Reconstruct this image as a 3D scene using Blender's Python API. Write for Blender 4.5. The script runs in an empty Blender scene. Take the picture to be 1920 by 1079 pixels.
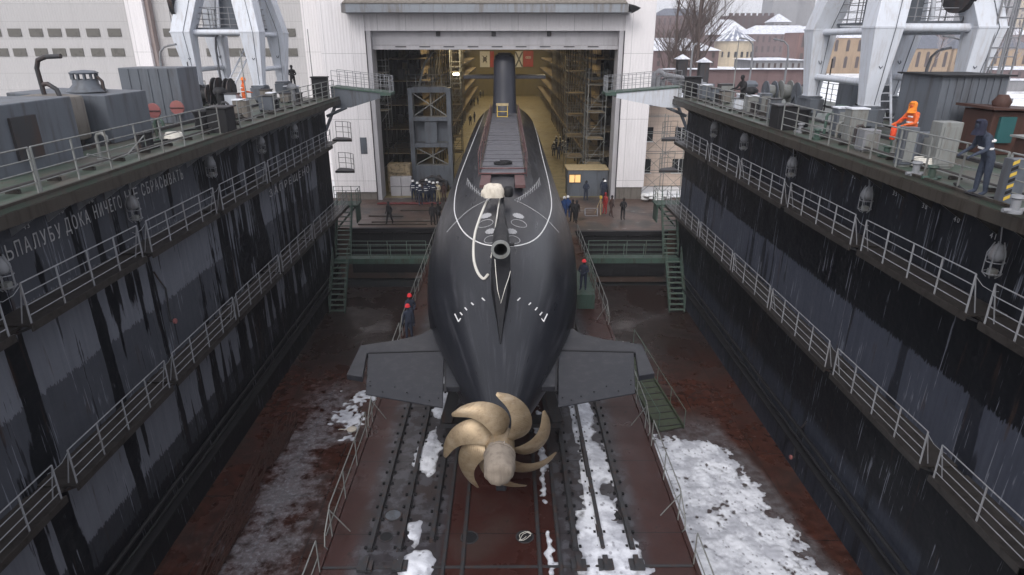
import bpy, bmesh, math, random
from mathutils import Vector, Matrix, noise
random.seed(7)
R = math.radians
scene = bpy.context.scene
C = scene.collection
# ---------------------------------------------------------------- camera
H = 16.8                       # camera height above the dock floor (z = 0)
PITCH = R(21.0); YAW = math.atan(.00778); F = 1200.0
cam_d = bpy.data.cameras.new('camera'); cam = bpy.data.objects.new('camera', cam_d); C.objects.link(cam)
cam.location = (0, 0, H); cam.rotation_euler = (math.pi/2-PITCH, 0, -YAW)
cam_d.sensor_width = 36; cam_d.lens = F/1920*36; cam_d.clip_start = .1; cam_d.clip_end = 6000
scene.camera = cam
CM = Matrix.Rotation(-YAW, 3, 'Z') @ Matrix.Rotation(math.pi/2-PITCH, 3, 'X')
def ray(px, py): return CM @ Vector(((px-960)/F, (540-py)/F, -1))
def at_z(px, py, z):
    d = ray(px, py); t = (z-H)/d.z; return Vector((0, 0, H))+d*t
def at_Y(px, py, Y):
    d = ray(px, py); t = Y/d.y; return Vector((0, 0, H))+d*t
def at_X(px, py, X):
    d = ray(px, py); t = X/d.x; return Vector((0, 0, H))+d*t
# ---------------------------------------------------------------- materials
class NT:
    def __init__(s, name):
        s.m = bpy.data.materials.new(name); s.m.use_nodes = True; s.t = s.m.node_tree
        s.b = s.t.nodes['Principled BSDF']; s.L = s.t.links
        s._geo = None; s._obj = None
    def n(s, k): return s.t.nodes.new(k)
    def setin(s, sock, v):
        if isinstance(v, bpy.types.NodeSocket): s.L.new(v, sock)
        else: sock.default_value = v
    def pos(s):
        if not s._geo: s._geo = s.n('ShaderNodeNewGeometry').outputs['Position']
        return s._geo
    def objc(s):
        if not s._obj: s._obj = s.n('ShaderNodeTexCoord').outputs['Object']
        return s._obj
    def sep(s, v):
        x = s.n('ShaderNodeSeparateXYZ'); s.L.new(v, x.inputs[0]); return x.outputs
    def comb(s, x, y, z):
        c = s.n('ShaderNodeCombineXYZ')
        for i, v in enumerate((x, y, z)): s.setin(c.inputs[i], v)
        return c.outputs[0]
    def scale(s, v, sc):
        c = s.n('ShaderNodeVectorMath'); c.operation = 'MULTIPLY'; s.L.new(v, c.inputs[0]); c.inputs[1].default_value = sc
        return c.outputs[0]
    def noise(s, v, sc=1, det=4, rough=.55, dist=0):
        x = s.n('ShaderNodeTexNoise'); s.L.new(v, x.inputs['Vector'])
        x.inputs['Scale'].default_value = sc; x.inputs['Detail'].default_value = det
        x.inputs['Roughness'].default_value = rough; x.inputs['Distortion'].default_value = dist
        return x.outputs[0]
    def vor(s, v, sc=1, feat='F1'):
        x = s.n('ShaderNodeTexVoronoi'); x.feature = feat; s.L.new(v, x.inputs['Vector']); x.inputs['Scale'].default_value = sc
        return x.outputs[0]
    def math(s, op, a, b=0, clamp=False):
        x = s.n('ShaderNodeMath'); x.operation = op; x.use_clamp = clamp; s.setin(x.inputs[0], a); s.setin(x.inputs[1], b); return x.outputs[0]
    def step(s, v, lo, hi):
        x = s.n('ShaderNodeMapRange'); s.setin(x.inputs[0], v); s.setin(x.inputs[1], lo); s.setin(x.inputs[2], hi)
        x.interpolation_type = 'SMOOTHSTEP'; return x.outputs[0]
    def mix(s, f, a, b):
        x = s.n('ShaderNodeMix'); x.data_type = 'RGBA'; s.setin(x.inputs[0], f)
        for i, v in ((6, a), (7, b)):
            if isinstance(v, tuple) and len(v) == 3: v = v+(1,)
            s.setin(x.inputs[i], v)
        return x.outputs[2]
    def bump(s, h, st=.3, dist=.05):
        x = s.n('ShaderNodeBump'); s.L.new(h, x.inputs['Height']); x.inputs['Strength'].default_value = st
        x.inputs['Distance'].default_value = dist; s.L.new(x.outputs[0], s.b.inputs['Normal'])
    def out(s, col=None, rough=None, metal=None):
        if col is not None:
            if isinstance(col, tuple) and len(col) == 3: col = col+(1,)
            s.setin(s.b.inputs['Base Color'], col)
        if rough is not None: s.setin(s.b.inputs['Roughness'], rough)
        if metal is not None: s.setin(s.b.inputs['Metallic'], metal)
        return s.m
def mk(name, col, rough=.6, metal=0, dirt=None, amt=.5, sc=1.5, streak=True, bump=0, var=.18):
    """weathered paint: colour variation, vertical dirt streaks in `dirt`"""
    t = NT(name); p = t.pos()
    n1 = t.noise(p, sc, 5, .6)
    a = tuple(c*(1-var) for c in col); b = tuple(min(1, c*(1+var)) for c in col)
    c = t.mix(n1, a, b)
    if dirt:
        v = t.scale(p, (sc*3, sc*3, sc*.35 if streak else sc*3))
        n2 = t.noise(v, 1, 5, .65)
        c = t.mix(t.math('MULTIPLY', t.step(n2, .45, .7), amt), c, dirt)
    r = t.math('ADD', t.math('MULTIPLY', t.math('SUBTRACT', n1, .5), .35), rough, True)
    if bump: t.bump(t.noise(p, sc*8, 4), bump, .02)
    t.b.inputs['Specular IOR Level'].default_value = .3 if max(col) < .3 else .45
    return t.out(c, r, metal)
M = {}
RUST = (.07, .03, .016)
M['white_steel'] = mk('white_steel', (.56, .59, .65), .5, dirt=(.32, .27, .24), amt=.35, sc=2.2, var=.07)
M['gray_steel'] = mk('gray_steel', (0.1066, 0.1189, 0.1394), .5, dirt=(.05, .045, .045), amt=.6, sc=1)
M['dark_steel'] = mk('dark_steel', (.035, .036, .04), .5, dirt=RUST, amt=.5)
M['black'] = mk('black_rubber', (.012, .012, .014), .6)
M['rail_gray'] = mk('rail_gray', (0.1968, 0.205, 0.2009), .55, dirt=(.11, .09, .07), amt=.6, sc=2)
M['rail_pale'] = mk('rail_pale', (.215, .222, .24), .5, dirt=(.12, .1, .09), amt=.5, sc=2)
M['rail_green'] = mk('rail_green', (.09, .13, .11), .55, dirt=RUST, amt=.5, sc=2)
M['olive'] = mk('olive_paint', (.05, .062, .04), .5, dirt=(.03, .025, .018), amt=.6)
M['green'] = mk('green_paint', (.05, .085, .07), .5, dirt=(.04, .03, .022), amt=.7, sc=1.5)
M['plank'] = mk('walkway_steel', (.034, .030, .028), .4, dirt=(.012, .010, .009), amt=.8, sc=2, streak=False)
M['rim'] = mk('rusty_rim', (.045, .039, .033), .5, dirt=(.018, .012, .009), amt=.8, sc=2)
M['rust'] = mk('rust_brown', (.06, .028, .022), .6, dirt=(.03, .018, .012), amt=.7)
M['red'] = mk('red_paint', (.42, .05, .045), .5, dirt=(.15, .04, .03), amt=.4)
M['railred'] = mk('red_rail', (.13, .06, .06), .5, dirt=(.2, .19, .19), amt=.4)
M['pink'] = mk('faded_red', (.27, .10, .10), .55, dirt=(.2, .09, .07), amt=.5)
M['yellow'] = mk('yellow_paint', (.55, .38, .06), .5, dirt=(.2, .14, .05), amt=.4)
M['wood'] = mk('scaffold_wood', (.42, .33, .19), .7, dirt=(.14, .11, .06), amt=.5, sc=2, streak=False)
M['canvas'] = mk('canvas', (.6, .55, .47), .85, dirt=(.36, .31, .25), amt=.5, sc=3, bump=.5)
M['hubcanvas'] = mk('hub_canvas', (.235, .20, .165), .85, dirt=(.13, .105, .085), amt=.6, sc=3, bump=.4)
M['rope'] = mk('rope', (.62, .6, .55), .8)
M['hullpaint'] = mk('white_marking', (.7, .7, .7), .6, dirt=(.3, .3, .3), amt=.5, sc=6)
M['faintpaint'] = mk('faint_marking', (.36, .36, .37), .6, dirt=(.1, .1, .1), amt=.7, sc=9)
t = NT('snow'); zo = t.sep(t.objc())[2]; n1 = t.noise(t.pos(), 3, 6, .65); hh = t.math('ADD', zo, t.math('MULTIPLY', t.math('SUBTRACT', n1, .5), .07))
c = t.mix(t.step(hh, .022, .055), (.17, .17, .18), (.72, .74, .80)); vv = t.vor(t.scale(t.pos(), (1, .8, 0)), 4.2); c = t.mix(t.math('MULTIPLY', t.step(t.math('ADD', vv, t.math('MULTIPLY', n1, .35)), .42, .3), .75), c, (.22, .22, .25)); c = t.mix(t.math('MULTIPLY', t.step(t.noise(t.pos(), 1.1, 6, .65), .42, .6), .72), c, (.34, .35, .40)); t.bump(n1, .5, .04); M['snow'] = t.out(c, .7)
M['glass'] = mk('dark_glass', (.02, .022, .025), .12)
M['tarp_teal'] = mk('teal_cloth', (.02, .085, .09), .8)
M['letter'] = mk('worn_lettering', (.36, .36, .37), .7, dirt=(.12, .12, .13), amt=.6, sc=5)
M['concrete'] = mk('stained_concrete', (.16, .145, .13), .65, dirt=(.05, .042, .036), amt=.6)
# ---------------------------------------------------------------- mesh builder
class MB:
    def __init__(s): s.v = []; s.f = []; s.sm = []; s.mi = []; s.cur = 0
    def add(s, vs, fs, smooth=False):
        o = len(s.v); s.v += [tuple(v) for v in vs]
        for f in fs: s.f.append(tuple(i+o for i in f)); s.sm.append(smooth); s.mi.append(s.cur)
        return s
    def box(s, x0, x1, y0, y1, z0, z1):
        if x0 > x1: x0, x1 = x1, x0
        if y0 > y1: y0, y1 = y1, y0
        v = [(x0,y0,z0),(x1,y0,z0),(x1,y1,z0),(x0,y1,z0),(x0,y0,z1),(x1,y0,z1),(x1,y1,z1),(x0,y1,z1)]
        return s.add(v, [(0,3,2,1),(4,5,6,7),(0,1,5,4),(1,2,6,5),(2,3,7,6),(3,0,4,7)])
    def bar(s, a, b, w, h=None, up=(0,0,1), w2=None, h2=None):
        a = Vector(a); b = Vector(b); h = h or w; w2 = w2 or w; h2 = h2 or h
        d = (b-a).normalized(); up = Vector(up)
        if abs(d.dot(up)) > .95: up = Vector((0, 1, 0))
        x = d.cross(up).normalized(); y = x.cross(d).normalized(); vs = []
        for p, ww, hh in ((a, w, h), (b, w2, h2)):
            for sx, sy in ((-1,-1),(1,-1),(1,1),(-1,1)): vs.append(p+x*sx*ww/2+y*sy*hh/2)
        return s.add(vs, [(0,1,2,3),(7,6,5,4),(0,4,5,1),(1,5,6,2),(2,6,7,3),(3,7,4,0)])
    def tube(s, pts, r, n=6, cap=True):
        pts = [Vector(p) for p in pts]; vs = []; fs = []; k = len(pts)
        rs = r if isinstance(r, (list, tuple)) else [r]*k
        d0 = (pts[1]-pts[0]).normalized(); ref = Vector((0,0,1)) if abs(d0.z) < .9 else Vector((1,0,0))
        x = d0.cross(ref).normalized()
        for i, p in enumerate(pts):
            d = (pts[min(i+1, k-1)]-pts[max(i-1, 0)]).normalized()
            x = (x-d*x.dot(d)).normalized(); y = d.cross(x)
            for j in range(n):
                a = 2*math.pi*j/n; vs.append(p+(x*math.cos(a)+y*math.sin(a))*rs[i])
        for i in range(k-1):
            for j in range(n):
                fs.append((i*n+j, i*n+(j+1)%n, (i+1)*n+(j+1)%n, (i+1)*n+j))
        if cap: fs.append(tuple(range(n-1, -1, -1))); fs.append(tuple((k-1)*n+j for j in range(n)))
        return s.add(vs, fs, n > 5)
    def lathe(s, prof, c=(0,0,0), n=24, axis='Z', cap=True):
        vs = []; fs = []; k = len(prof)
        for r, h in prof:
            for j in range(n):
                a = 2*math.pi*j/n; q = (r*math.cos(a), r*math.sin(a), h)
                if axis == 'Y': q = (q[0], q[2], q[1])
                if axis == 'X': q = (q[2], q[0], q[1])
                vs.append((q[0]+c[0], q[1]+c[1], q[2]+c[2]))
        for i in range(k-1):
            for j in range(n): fs.append((i*n+j, i*n+(j+1)%n, (i+1)*n+(j+1)%n, (i+1)*n+j))
        if cap: fs.append(tuple(range(n-1, -1, -1))); fs.append(tuple((k-1)*n+j for j in range(n)))
        return s.add(vs, fs, True)
    def prism(s, poly, z0, z1):
        n = len(poly); vs = [(p[0], p[1], z0) for p in poly]+[(p[0], p[1], z1) for p in poly]
        return s.add(vs, [tuple(range(n-1,-1,-1)), tuple(range(n, 2*n))]+[(i, (i+1)%n, n+(i+1)%n, n+i) for i in range(n)])
    def prismY(s, poly, y0, y1):
        n = len(poly); vs = [(p[0], y0, p[1]) for p in poly]+[(p[0], y1, p[1]) for p in poly]
        return s.add(vs, [tuple(range(n)), tuple(range(2*n-1, n-1, -1))]+[(i, n+i, n+(i+1)%n, (i+1)%n) for i in range(n)])
    def build(s, name, mat, parent=None, fix=True, bevel=0):
        if parent is not None:
            o0 = parent
            off = Vector((0,0,0))
            while o0 is not None: off += o0.location; o0 = o0.parent
        else:
            if s.v:
                xs = [v[0] for v in s.v]; ys = [v[1] for v in s.v]; zs = [v[2] for v in s.v]
                off = Vector(((min(xs)+max(xs))/2, (min(ys)+max(ys))/2, min(zs)))
            else: off = Vector((0,0,0))
        me = bpy.data.meshes.new(name)
        me.from_pydata([(v[0]-off.x, v[1]-off.y, v[2]-off.z) for v in s.v], [], s.f)
        me.polygons.foreach_set('use_smooth', s.sm)
        for m_ in (mat if isinstance(mat, (list, tuple)) else [mat]): me.materials.append(m_)
        me.polygons.foreach_set('material_index', s.mi)
        if fix:
            bm = bmesh.new(); bm.from_mesh(me); bmesh.ops.recalc_face_normals(bm, faces=bm.faces)
            for e in bm.edges:
                if len(e.link_faces) == 2 and e.calc_face_angle(0) > R(50): e.smooth = False
            bm.to_mesh(me); bm.free()
        o = bpy.data.objects.new(name, me); C.objects.link(o)
        if parent is not None: o.parent = parent
        else: o.location = off
        if bevel:
            b = o.modifiers.new('bevel', 'BEVEL'); b.width = bevel; b.segments = 2; b.limit_method = 'ANGLE'
        return o
def tag(o, label=None, cat=None, group=None, kind=None):
    if label: o['label'] = label
    if cat: o['category'] = cat
    if group: o['group'] = group
    if kind: o['kind'] = kind
    return o
def thing(name, label, cat, loc=(0,0,0), group=None):
    o = bpy.data.objects.new(name, None); C.objects.link(o); o.location = loc; o.empty_display_size = .3
    return tag(o, label, cat, group)
def copy_tree(o, parent=None):
    c = o.copy(); C.objects.link(c)
    if parent is not None: c.parent = parent
    for ch in [x for x in bpy.data.objects if x.parent == o]: copy_tree(ch, c)
    return c
def railing(mb, pts, h=1.05, rails=(1.05, .75, .45, .15), step=1.3, r=.021, ends=True, post=None):
    """pts: polyline of foot points"""
    pts = [Vector(p) for p in pts]; post = post or r*1.25
    for a, b in zip(pts[:-1], pts[1:]):
        L = (b-a).length; n = max(1, round(L/step))
        for i in range(n+1):
            p = a.lerp(b, i/n); mb.tube([p, p+Vector((0,0,h))], post, 5)
        for z in rails:
            mb.tube([a+Vector((0,0,z)), b+Vector((0,0,z))], r if z == max(rails) else r*.8, 5)
ordinal = ['first','second','third','fourth','fifth','sixth','seventh','eighth','ninth','tenth','eleventh','twelfth']
SKYS, SUNE, SKYMIX, HAZE, EXPO = .15, .9, .6, 0.0005, 0.4
# ================================================================ SETTING
def floor_mat():
    t = NT('wet_rusty_floor'); p = t.pos(); x, y, z = t.sep(p)[:3]
    n1 = t.noise(p, .35, 6, .62); n2 = t.noise(p, 2.3, 6, .65); n3 = t.noise(t.scale(p, (3, .5, 3)), 1, 5, .6)
    c = t.mix(t.step(n2, .3, .7), (.028, .011, .008), (.07, .026, .018))
    c = t.mix(t.math('MULTIPLY', t.step(n1, .45, .75), .6), c, (.035, .029, .027))
    c = t.mix(t.math('MULTIPLY', t.step(n3, .55, .72), .6), c, (.02, .015, .013))
    # plate seams
    br = t.n('ShaderNodeTexBrick'); t.L.new(t.comb(y, x, 0), br.inputs['Vector']); br.inputs['Scale'].default_value = .5
    br.inputs['Mortar Size'].default_value = .012; br.inputs['Brick Width'].default_value = 2.6; br.inputs['Row Height'].default_value = .9
    br.inputs['Color1'].default_value = (0,0,0,1); br.inputs['Color2'].default_value = (0,0,0,1); br.inputs['Mortar'].default_value = (1,1,1,1)
    c = t.mix(t.math('MULTIPLY', br.outputs[0], .7), c, (.012, .01, .01))
    # frozen slush, dirty grey, along the left wall foot and beside the platform
    d = t.math('ABSOLUTE', t.math('SUBTRACT', x, t.math('ADD', t.math('MULTIPLY', t.math('SUBTRACT', n1, .5), 1.6), -8.95)))
    sl = t.math('SUBTRACT', t.math('ADD', n2, t.math('MULTIPLY', n1, .9)), t.math('MULTIPLY', d, .17))
    sl = t.math('MULTIPLY', t.step(sl, .68, .98), t.step(y, 31, 27))
    fine = t.noise(p, 6, 5, .7)
    c = t.mix(t.math('MULTIPLY', sl, t.math('ADD', .42, t.math('MULTIPLY', t.step(fine, .45, .7), .55))), c, (0.246, 0.246, 0.2706))
    e2 = t.math('SUBTRACT', t.math('ADD', x, t.math('MULTIPLY', y, .15)), t.math('ADD', 12.9, t.math('MULTIPLY', n1, 1.6)))
    s2 = t.math('MULTIPLY', t.math('MULTIPLY', t.step(e2, .35, -.25), t.step(y, 27, 25)), t.step(x, 4.5, 5))
    c = t.mix(t.math('MULTIPLY', s2, t.math('ADD', .35, t.math('MULTIPLY', t.step(n2, .4, .65), .6))), c, (0.123, 0.1189, 0.1271))
    # dark greyish zone at the far end
    far = t.math('MULTIPLY', t.step(t.math('ADD', y, t.math('MULTIPLY', n1, 4)), 31, 36), .75)
    c = t.mix(far, c, (.017, .014, .013))
    rr = t.math('ADD', .07, t.math('MULTIPLY', t.step(n1, .35, .65), .4))
    t.bump(n2, .25, .03); t.b.inputs['Specular IOR Level'].default_value = .3
    return t.out(c, rr)
M['floor'] = floor_mat()
def platform_mat():
    t = NT('platform_steel'); p = t.pos(); x, y, z = t.sep(p)[:3]
    n1 = t.noise(p, .5, 6, .6); n2 = t.noise(p, 4, 6, .65)
    xc = t.math('ABSOLUTE', t.math('ADD', x, .2))
    red = t.mix(n2, (0.02132, 0.0082, 0.00738), (0.05576, 0.01886, 0.01476))
    gry = t.mix(n2, (.018, .018, .021), (.05, .05, .057))
    side = t.math('MULTIPLY', t.step(xc, 1.5, 1.75), t.step(xc, 4.3, 3.7))
    c = t.mix(t.math('MULTIPLY', side, .85), red, gry)
    c = t.mix(t.math('MULTIPLY', t.step(n1, .5, .7), .6), c, (.045, .03, .026))
    pt = t.math('MULTIPLY', t.step(t.noise(p, 1.7, 5, .6), .5, .58), t.math('MULTIPLY', side, .7)); c = t.mix(pt, c, (.085, .085, .098))
    c = t.mix(t.step(n2, .58, .75), c, (.012, .009, .008))
    seam = t.math('LESS_THAN', t.math('ABSOLUTE', t.math('SUBTRACT', t.math('FRACT', t.math('DIVIDE', t.math('ADD', y, .65), 3.4)), .5)), .004)
    c = t.mix(seam, c, (.006, .006, .006))
    t.bump(n2, .2, .02); t.b.inputs['Specular IOR Level'].default_value = .28
    return t.out(c, t.math('ADD', .2, t.math('MULTIPLY', t.step(n1, .3, .7), .35)))
M['platform'] = platform_mat()
def wall_mat(left):
    t = NT('stained_dock_wall_left' if left else 'stained_dock_wall_right'); p = t.pos(); x, y, z = t.sep(p)[:3]
    st = t.noise(t.comb(t.math('ADD', y, t.math('MULTIPLY', z, .02)), 0, t.math('MULTIPLY', z, .045)), 1.3, 3, .5)
    st2 = t.noise(t.comb(t.math('MULTIPLY', y, 1), 5, t.math('MULTIPLY', z, .05)), 6.5, 4, .6)
    st3 = t.noise(t.comb(y, 9, t.math('MULTIPLY', z, .22)), 15, 3, .6)
    big = t.noise(t.comb(t.math('MULTIPLY', y, .28), 3, t.math('MULTIPLY', z, .25)), 1, 3, .5)
    fin = t.noise(p, 7, 5, .7)
    jz = t.math('ADD', z, t.math('ADD', t.math('MULTIPLY', t.math('SUBTRACT', st3, .5), .5), t.math('MULTIPLY', t.math('SUBTRACT', st2, .5), .3)))
    def band(lo, hi, e=.04): return t.math('MULTIPLY', t.step(jz, lo-e, lo+e), t.step(jz, hi+e, hi-e))
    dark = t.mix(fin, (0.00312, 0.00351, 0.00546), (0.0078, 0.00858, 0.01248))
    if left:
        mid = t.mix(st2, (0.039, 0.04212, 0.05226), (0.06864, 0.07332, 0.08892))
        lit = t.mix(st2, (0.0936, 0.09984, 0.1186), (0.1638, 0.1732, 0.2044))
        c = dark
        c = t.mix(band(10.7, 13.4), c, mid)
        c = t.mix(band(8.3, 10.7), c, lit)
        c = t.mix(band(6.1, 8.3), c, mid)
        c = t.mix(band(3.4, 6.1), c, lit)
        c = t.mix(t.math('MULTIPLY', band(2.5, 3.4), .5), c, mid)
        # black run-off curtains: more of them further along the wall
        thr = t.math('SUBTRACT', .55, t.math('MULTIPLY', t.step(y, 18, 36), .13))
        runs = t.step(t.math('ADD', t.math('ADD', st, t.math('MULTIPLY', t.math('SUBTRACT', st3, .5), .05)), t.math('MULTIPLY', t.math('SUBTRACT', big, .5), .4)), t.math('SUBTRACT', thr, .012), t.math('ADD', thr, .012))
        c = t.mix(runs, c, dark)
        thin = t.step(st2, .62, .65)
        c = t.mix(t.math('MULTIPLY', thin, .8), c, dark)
    else:
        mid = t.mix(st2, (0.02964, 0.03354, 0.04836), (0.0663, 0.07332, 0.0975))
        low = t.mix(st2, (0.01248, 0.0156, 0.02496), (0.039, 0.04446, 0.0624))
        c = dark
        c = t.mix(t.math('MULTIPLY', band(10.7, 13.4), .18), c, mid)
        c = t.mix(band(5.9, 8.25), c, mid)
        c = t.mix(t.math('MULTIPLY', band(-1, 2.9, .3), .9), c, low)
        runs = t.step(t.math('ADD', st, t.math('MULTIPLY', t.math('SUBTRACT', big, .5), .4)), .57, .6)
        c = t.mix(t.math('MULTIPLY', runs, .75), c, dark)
    # thin pale lime drips
    dn = t.noise(t.comb(t.math('ADD', y, t.math('MULTIPLY', z, .03)), 9, t.math('MULTIPLY', z, .035)), 11, 4, .65)
    dr = t.math('MULTIPLY', t.step(dn, .57, .62), t.step(t.math('ADD', t.noise(t.comb(y, 2, t.math('MULTIPLY', z, .45)), 1.3, 3), t.math('MULTIPLY', t.math('SUBTRACT', st2, .5), .25)), .5, .56))
    c = t.mix(t.math('MULTIPLY', dr, .8), c, (0.1716, 0.1833, 0.2184))
    ru = t.math('MULTIPLY', t.step(t.noise(t.comb(y, 13, t.math('MULTIPLY', z, .12)), 3.1, 4, .6), .62, .72), .5)
    c = t.mix(ru, c, (.045, .026, .018))
    sm = t.math('MAXIMUM', t.math('LESS_THAN', t.math('FRACT', t.math('DIVIDE', y, 2.9)), .012), t.math('LESS_THAN', t.math('FRACT', t.math('DIVIDE', z, 2.15)), .016))
    t.bump(t.math('ADD', t.noise(t.scale(p, (1, .8, .8)), 1, 3), t.math('MULTIPLY', sm, .5)), .5, .12)
    t.b.inputs['Specular IOR Level'].default_value = .1
    t.b.inputs['Specular IOR Level'].default_value = .1
    return t.out(c, t.math('ADD', .3, t.math('MULTIPLY', fin, .35)))
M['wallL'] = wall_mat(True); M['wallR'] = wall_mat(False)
def deck_mat():
    t = NT('green_deck'); p = t.pos(); n1 = t.noise(p, .9, 6, .65); n2 = t.noise(p, 5, 5, .65)
    c = t.mix(n2, (0.0369, 0.0615, 0.0451), (0.082, 0.1066, 0.082))
    c = t.mix(t.step(n1, .42, .6), c, (0.082, 0.0738, 0.0615))
    c = t.mix(t.math('MULTIPLY', t.step(n2, .55, .7), .7), c, (.03, .026, .022))
    t.bump(n2, .2, .02)
    return t.out(c, t.math('ADD', .25, t.math('MULTIPLY', n1, .4)))
M['deck'] = deck_mat()
def cladding(name, base, seam, wx, hz, vert=.35):
    t = NT(name); p = t.pos(); x, y, z = t.sep(p)[:3]
    u = t.math('ADD', x, y)
    br = t.n('ShaderNodeTexBrick'); t.L.new(t.comb(u, z, 0), br.inputs['Vector']); br.inputs['Scale'].default_value = 1
    br.offset = 0; br.inputs['Mortar Size'].default_value = .018; br.inputs['Brick Width'].default_value = wx; br.inputs['Row Height'].default_value = hz
    br.inputs['Color1'].default_value = tuple(c*.96 for c in base)+(1,); br.inputs['Color2'].default_value = tuple(min(1, c*1.03) for c in base)+(1,)
    br.inputs['Mortar'].default_value = seam+(1,)
    st = t.noise(t.comb(t.math('MULTIPLY', u, 1.5), 0, t.math('MULTIPLY', z, .12)), 1, 5, .6)
    c = t.mix(t.math('MULTIPLY', t.step(st, .5, .75), vert), br.outputs[0], tuple(c*.55 for c in base))
    w = t.math('SINE', t.math('MULTIPLY', u, 24))
    t.bump(w, .25, .03)
    return t.out(c, .55)
M['clad_white'] = cladding('white_cladding', (.74, .715, .73), (.42, .41, .42), 2.3, 5.3)
M['clad_gray'] = cladding('gray_cladding', (.44, .43, .435), (.33, .32, .32), 30, 1.55, .2)
M['clad_door'] = mk('door_panel', (.40, .39, .41), .5, dirt=(.25, .24, .25), amt=.4, sc=.6)
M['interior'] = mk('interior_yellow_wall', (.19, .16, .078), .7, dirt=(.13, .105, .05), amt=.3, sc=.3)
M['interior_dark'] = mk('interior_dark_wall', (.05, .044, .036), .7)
M['gallery_wood'] = mk('gallery_wood', (.28, .22, .14), .75, dirt=(.04, .032, .02), amt=.8, sc=1.2, streak=False)
M['gallery_steel'] = mk('gallery_steel', (.07, .065, .055), .6, dirt=(.03, .02, .014), amt=.6)
M['hall_floor'] = mk('hall_floor', (.24, .20, .11), .45, dirt=(.10, .08, .045), amt=.7, sc=.5, streak=False)
M['lamp'] = None
def emis(name, col, st):
    t = NT(name); t.b.inputs['Emission Color'].default_value = col+(1,); t.b.inputs['Emission Strength'].default_value = st
    return t.out(col, .5)
M['lamp'] = emis('lit_lamp', (1, .86, .62), 14)
# ---- water, land
def sheet(name, x0, x1, y0, y1, z, mat, kind='structure'):
    mb = MB(); mb.add([(x0,y0,z),(x1,y0,z),(x1,y1,z),(x0,y1,z)], [(0,1,2,3)]); o = mb.build(name, mat, fix=False); o['kind'] = kind; return o
t = NT('river_water'); p = t.pos(); t.bump(t.noise(p, .8, 4), .3, .1); M['water'] = t.out((.02, .024, .026), .12)
sheet('water', -3000, 3000, -400, 5000, -.6, M['water'])
t = NT('snowy_ground'); p = t.pos(); n1 = t.noise(p, .02, 6, .6); n2 = t.noise(p, .25, 5, .6)
c = t.mix(t.step(n2, .3, .5), (.2, .19, .185), (.74, .75, .78)); c = t.mix(t.step(n1, .42, .52), c, (.78, .79, .82))
M['ground'] = t.out(c, .8)
g = MB(); g.box(-1500, 1500, 57.2, 3500, -.5, 3.55); tag(g.build('ground', M['ground']), kind='structure')
# quay apron in front of the hangar
def apron_mat():
    t = NT('wet_apron'); p = t.pos(); n1 = t.noise(p, .4, 6, .6); n2 = t.noise(t.scale(p, (.6, 3, 1)), 1, 6, .6)
    c = t.mix(n2, (.055, .032, .025), (.12, .085, .07)); c = t.mix(t.step(n1, .5, .62), c, (.05, .045, .042))
    c = t.mix(t.step(n2, .63, .7), c, (.3, .3, .31)); c = t.mix(t.step(n1, .3, .38), (.02, .018, .017), c)
    t.bump(n2, .3, .04); return t.out(c, t.math('ADD', .2, t.math('MULTIPLY', n1, .5)))
M['apron'] = apron_mat()
g = MB(); g.box(-60, -5.05, 47.2, 57.2, -.5, 3.6); g.box(5.05, 60, 46.2, 57.2, -.5, 3.6); g.box(-5.05, 5.05, 44.5, 57.2, -.5, 3.59)
tag(g.build('quay_apron', M['apron']), kind='structure')
g = MB()
for i in range(22):
    x = -11.8+i*1.09+random.uniform(-.3, .3)
    if abs(x) < 5.3: continue
    yy = 47.2 if x < 0 else 46.2
    g.box(x, x+.14, yy-.12, yy-.003, 0, 3.2+random.random()*.3)
g.box(-12, -5.1, 47.1, 47.19, 0, 3.2); g.box(5.1, 12, 46.1, 46.19, 0, 3.2); g.box(-12, -5.1, 46.9, 47.197, 3.3, 3.62); g.box(5.1, 12, 45.9, 46.197, 3.3, 3.62)  # black backing plates paint in the shade under the apron, behind the posts
tag(g.build('quay_piles_and_shade_plates', M['black']), kind='structure')
# ---- dock floor + raised platform
g = MB(); g.box(-12, 12, -8, 44, -.5, 0); tag(g.build('dock_floor', M['floor']), kind='structure')
g = MB(); g.box(-5, 5, -8, 44.5, .004, 3.6); g.box(-5.12, -5.003, -8, 44.4, 3.3, 3.66); g.box(5.003, 5.12, -8, 44.4, 3.3, 3.66)
tag(g.build('central_platform', M['platform']), 'long raised wet rusty platform under the submarine with slipway rails', 'platform')
# rails on the platform
def slip_rail(x, y0, y1, w, h, lab, lugs=True, step=.56):
    t_ = thing('slipway_rail', lab, 'rail', (x, y0, 3.6), 'slipway rails on the central platform')
    m = MB(); m.box(x-w/2, x+w/2, y0, y1, 3.604, 3.604+h*.3); m.box(x-w*.2, x+w*.2, y0+.01, y1-.01, 3.604+h*.3+.001, 3.6+h*.75); m.box(x-w*.34, x+w*.34, y0+.005, y1-.005, 3.6+h*.75+.001, 3.6+h)
    m.build('rail_beam', M['dark_steel'], t_)
    if lugs:
        yy = y0+.15; first = None
        while yy < min(y1, 24):
            for s in (-1, 1):
                if first is None:
                    m = MB(); m.box(-.035, .035, 0, .09, .004, .05); m.lathe([(.02, .05), (.016, .07)], (0, .045, 0), 6)
                    first = lug = m.build('clamp_lug', M['black']); lug.data = lug.data
                else: lug = first.copy(); C.objects.link(lug)
                lug.parent = t_; lug.location = (s*(w*.52+.05), yy-y0, .004)
            yy += step
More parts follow.
